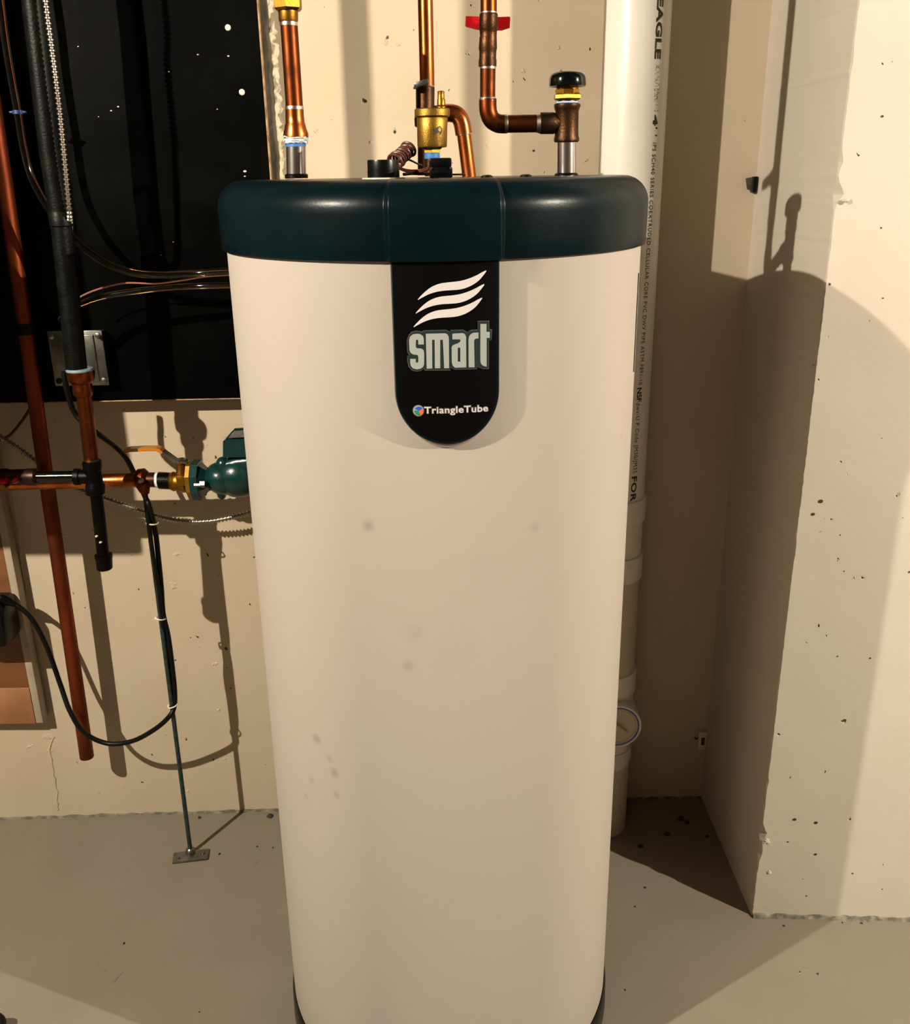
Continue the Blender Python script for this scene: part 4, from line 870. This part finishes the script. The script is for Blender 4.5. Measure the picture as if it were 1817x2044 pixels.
# plywood panel at the lower left
yq = 1.832
a = P(76, 1445, yq); zt_ = P(-5, 880, yq).z; zsp = P(60, 1374, yq).z
pp = thing('wooden_panel', 'orange plywood panel with cream painted batten low on the left wall', 'panel', (a.x - .2, yq, a.z))
xe = P(62, 1400, yq).x
part('plywood_sheet', MB().box((a.x - .5, yq + .004, a.z), (xe, yq + .016, zt_), .001), M_PLY, pp)
part('lit_lower_strip', MB().box((a.x - .5, yq, a.z), (xe + .001, yq + .006, zsp), .002), mottle(mat('lit_plywood', (.30, .14, .06), .55), (.24, .10, .04), 10, .9), pp, 'lower strip of the panel in a lit plywood colour')  # light on the panel's foot, painted in as a paler strip
part('side_batten', MB().box((xe, yq + .002, a.z), (xe + .017, yq + .03, zt_), .003), M_PAINTW, pp, 'cream painted side batten')
part('backing', MB().box((a.x - .5, yq + .016, a.z + .01), (xe, wy(-.95), zt_)), M_GREYWOOD, pp)
bb = thing('black_plug', 'black rounded plug box at the left frame edge where the cable ends', 'plug', tuple(P(-10, 1240, 1.79)))
p0, p1_ = P(-60, 1285, 1.79), P(13, 1196, 1.79)
part('plug_body', MB().box((p0.x, 1.755, p0.z + .004), (p1_.x, yq + .003, p1_.z), .012), M_BLACK, bb)
part('strain_relief', MB().rings([P(2, 1195, 1.785), P(14, 1199, 1.787), P(30, 1206, 1.79)], [.012, .010, .0065], 14), M_BLACK, bb)
# wheel at bottom left corner of the photograph
c = PF(-14, 2045, .02); 
wl = thing('caster_wheel', 'round black caster wheel edge on the floor at the bottom left corner', 'wheel', (c.x, c.y, 0))
cz = c.z if c.z > 0 else .02; cr_ = .022
c = Vector((c.x, c.y, cr_))
prof = [(-.009, .006), (-.0095, .014), (-.009, .0195), (-.005, .022), (.005, .022), (.009, .0195), (.0095, .014), (.009, .006)]
part('tyre', MB().rings([c + Vector((0, dy, 0)) for dy, r in prof], [r for dy, r in prof], 32, axis=(0, 1, 0)), M_RUBBER, wl)
part('hub', MB().rings([c + Vector((0, -.0105, 0)), c + Vector((0, .0105, 0))], [.006, .006], 16, axis=(0, 1, 0)), M_STEEL, wl)
# small hardware in the niche
p = PW(1401, 1474, .0); cl = thing('cable_clip', 'small off-white slotted clip plate low in the dark niche corner', 'clip', tuple(p))
part('plate', MB().box((p.x - .0105, p.y - .012, p.z - .024), (p.x + .0105, p.y + .002, p.z + .024), .002), M_PVCY, cl)
part('slot', MB().box((p.x - .004, p.y - .0128, p.z - .010), (p.x + .004, p.y - .011, p.z + .010), .0005), M_INK, cl)
part('hook', tube([p + Vector((-.010, -.006, .006)), p + Vector((-.016, -.008, .004)), p + Vector((-.019, -.008, .009))], .0016, 8), M_BLACK, cl)
pp3 = [(1489, 356), (1512, 352), (1508, 384), (1500, 381), (1492, 378)]
zc3 = wy(.57) - .012
mt = thing('metal_tab', 'small grey triangular metal tab sticking out high in the niche corner', 'bracket', tuple(P(1500, 368, zc3)))
part('tab_plate', MB().prism([P(u, v, zc3) for u, v in pp3], (0, .002, 0)), M_STEEL, mt)
part('tab_flange', MB().prism([P(u, v, zc3 - .006) for u, v in [(1507, 353), (1513, 352), (1509, 384), (1503, 384)]], (0, .022, 0)), M_BLACK, mt)
# pale dull scuffs on the floor paint
for k, (u0, v0, u1, v1, w_) in enumerate([(192, 1928, 198, 1922, 1.5), (207, 1940, 212, 1934, 1.6), (226, 1962, 240, 1945, 3.0), (236, 1950, 246, 1940, 2.0), (1604, 1938, 1618, 1934, 1.8), (1590, 1946, 1600, 1941, 1.5), (505, 1726, 520, 1718, 4)]):
    a, b = PF(u0, v0, .0004), PF(u1, v1, .0004); part('scuff_mark', MB().prism([a, a.lerp(b, .3) + Vector((pr(a, w_ * .5), 0, 0)), b, a.lerp(b, .7) - Vector((pr(a, w_ * .5), 0, 0))], (0, 0, -.0006)), mat('scuff', (.13, .11, .088), .7) if k < 4 or k > 5 else M_PAINTW, bpy.data.objects['floor'])
# grit on floor, each larger crumb a thing; pits in pier
rg = random.Random(11)
G = [((438, 1705), 3.2), ((398, 1632), 4.5), ((513, 1690), 2.6), ((545, 1692), 2.6), ((248, 1883), 3.2), ((1288, 1772), 3.5), ((1268, 1810), 2.5), ((1565, 1848), 3.2), ((1597, 1990 - 50), 2.0), ((1633, 1944), 2.4), ((1720, 1843), 3), ((1682, 1842), 2), ((1248, 1976), 2.4), ((1360, 1636), 9), ((1332, 1665), 7), ((1278, 1690), 6), ((1372, 1642), 6), ((1412, 1670), 5), ((540, 1630), 7), ((398, 2020), 2)]
lab = ['between rod foot and heater', 'at the wall base behind the rod', 'close to the heater, nearer one of a pair', 'close to the heater, farther one of a pair', 'alone on the open floor left of the heater', 'on the floor between heater and pier', 'on the floor near the heater right side', 'at the foot of the pier', 'on the lit floor right, small', 'on the lit floor right beside a scuff', 'under the pier edge, right', 'under the pier edge, middle', 'low beside the heater base', 'in the dark niche, biggest', 'in the dark niche, mid floor', 'in the dark niche front', 'in the dark niche back', 'in the dark niche right', 'in the wall corner left of the heater', 'near the bottom frame edge left']
for i, ((u, v), r) in enumerate(G):
    p = PF(u, v); R = pr(p, r); vs, fs = [], []
    for k in range(6): vs.append(p + Vector((math.cos(k * 1.047) * R * rg.uniform(.6, 1.2), math.sin(k * 1.047) * R * rg.uniform(.6, 1.2), 0)))
    for k in range(6): vs.append(p + (vs[k] - p) * .6 + Vector((0, 0, R * rg.uniform(.4, .8))))
    fs = [(k, (k + 1) % 6, 6 + (k + 1) % 6, 6 + k) for k in range(6)] + [(6, 7, 8, 9, 10, 11), (5, 4, 3, 2, 1, 0)]
    tag(MB().add(vs, fs).build('floor_crumb', M_GRIT), 'dark crumb of debris ' + lab[i], 'debris', 'dark crumbs on the grey floor')
for (u, v, r) in [(1587, 1637, 4), (1629, 1642, 4), (1574, 1682, 2), (1628, 1705, 3.2), (1700, 1740, 2), (1610, 1788, 1.8), (1758, 1769, 1.5), (1640, 1002, 5), (1625, 1028, 4), (1627, 730, 2.2), (1760, 455, 2), (1763, 232, 3), (1763, 595, 1.8), (1672, 1310, 1.8), (1736, 1312, 2.2)]:
    p = P(u, v, C1.y - .0543 * .1); p.y = C1.y - .0543 * (p.x - C1.x) ; R = pr(p, r)
    part('bug_hole', MB().rings([p - Vector((0, .0005, 0)), p + Vector((0, .002, 0))], [R, R * .7], 9, axis=(0, 1, 0), sx=.8), M_GRIT, WR)

# ================================================================ ADDED OUTSIDE THE FRAME to cast shadows onto the back wall
bo = thing('shadow_box', 'unseen box added left of the frame to cast a shadow on the back wall', 'shadow caster', (-1.25, 1.6, 1.12))  # invented casing, sized so its shadow darkens the wall at left
part('casing', MB().box((-1.5, 1.352, 1.12), (-.932, 1.815, 1.95), .01), M_GRANO, bo)
part('shadow_box_front', MB().box((-1.48, 1.345, 1.15), (-.95, 1.353, 1.93), .003), M_GRANO, bo)
for x, yy, r, sl, lb in ((-.627, 1.30, .014, 1.62, 'thicker unseen copper pipe added left of the frame to cast a shadow stripe'), (-.603, 1.17, .0088, 1.62, 'thinner unseen copper pipe added left of the frame to cast a shadow stripe')):
    tag(MB().rings([(x, yy, ZC), (x, yy, 1.625), (x, yy, 1.624), (x, yy, 1.60)], [r, r, r * 1.12, r * 1.12], 20, axis=(0, 0, 1)).build('shadow_stripe_pipe', M_COPPERD), lb, 'pipe')  # added pipe ends, out of view, throwing upright shadow stripes behind the tank

for o in bpy.data.objects:
    if '_o' in o: del o['_o']
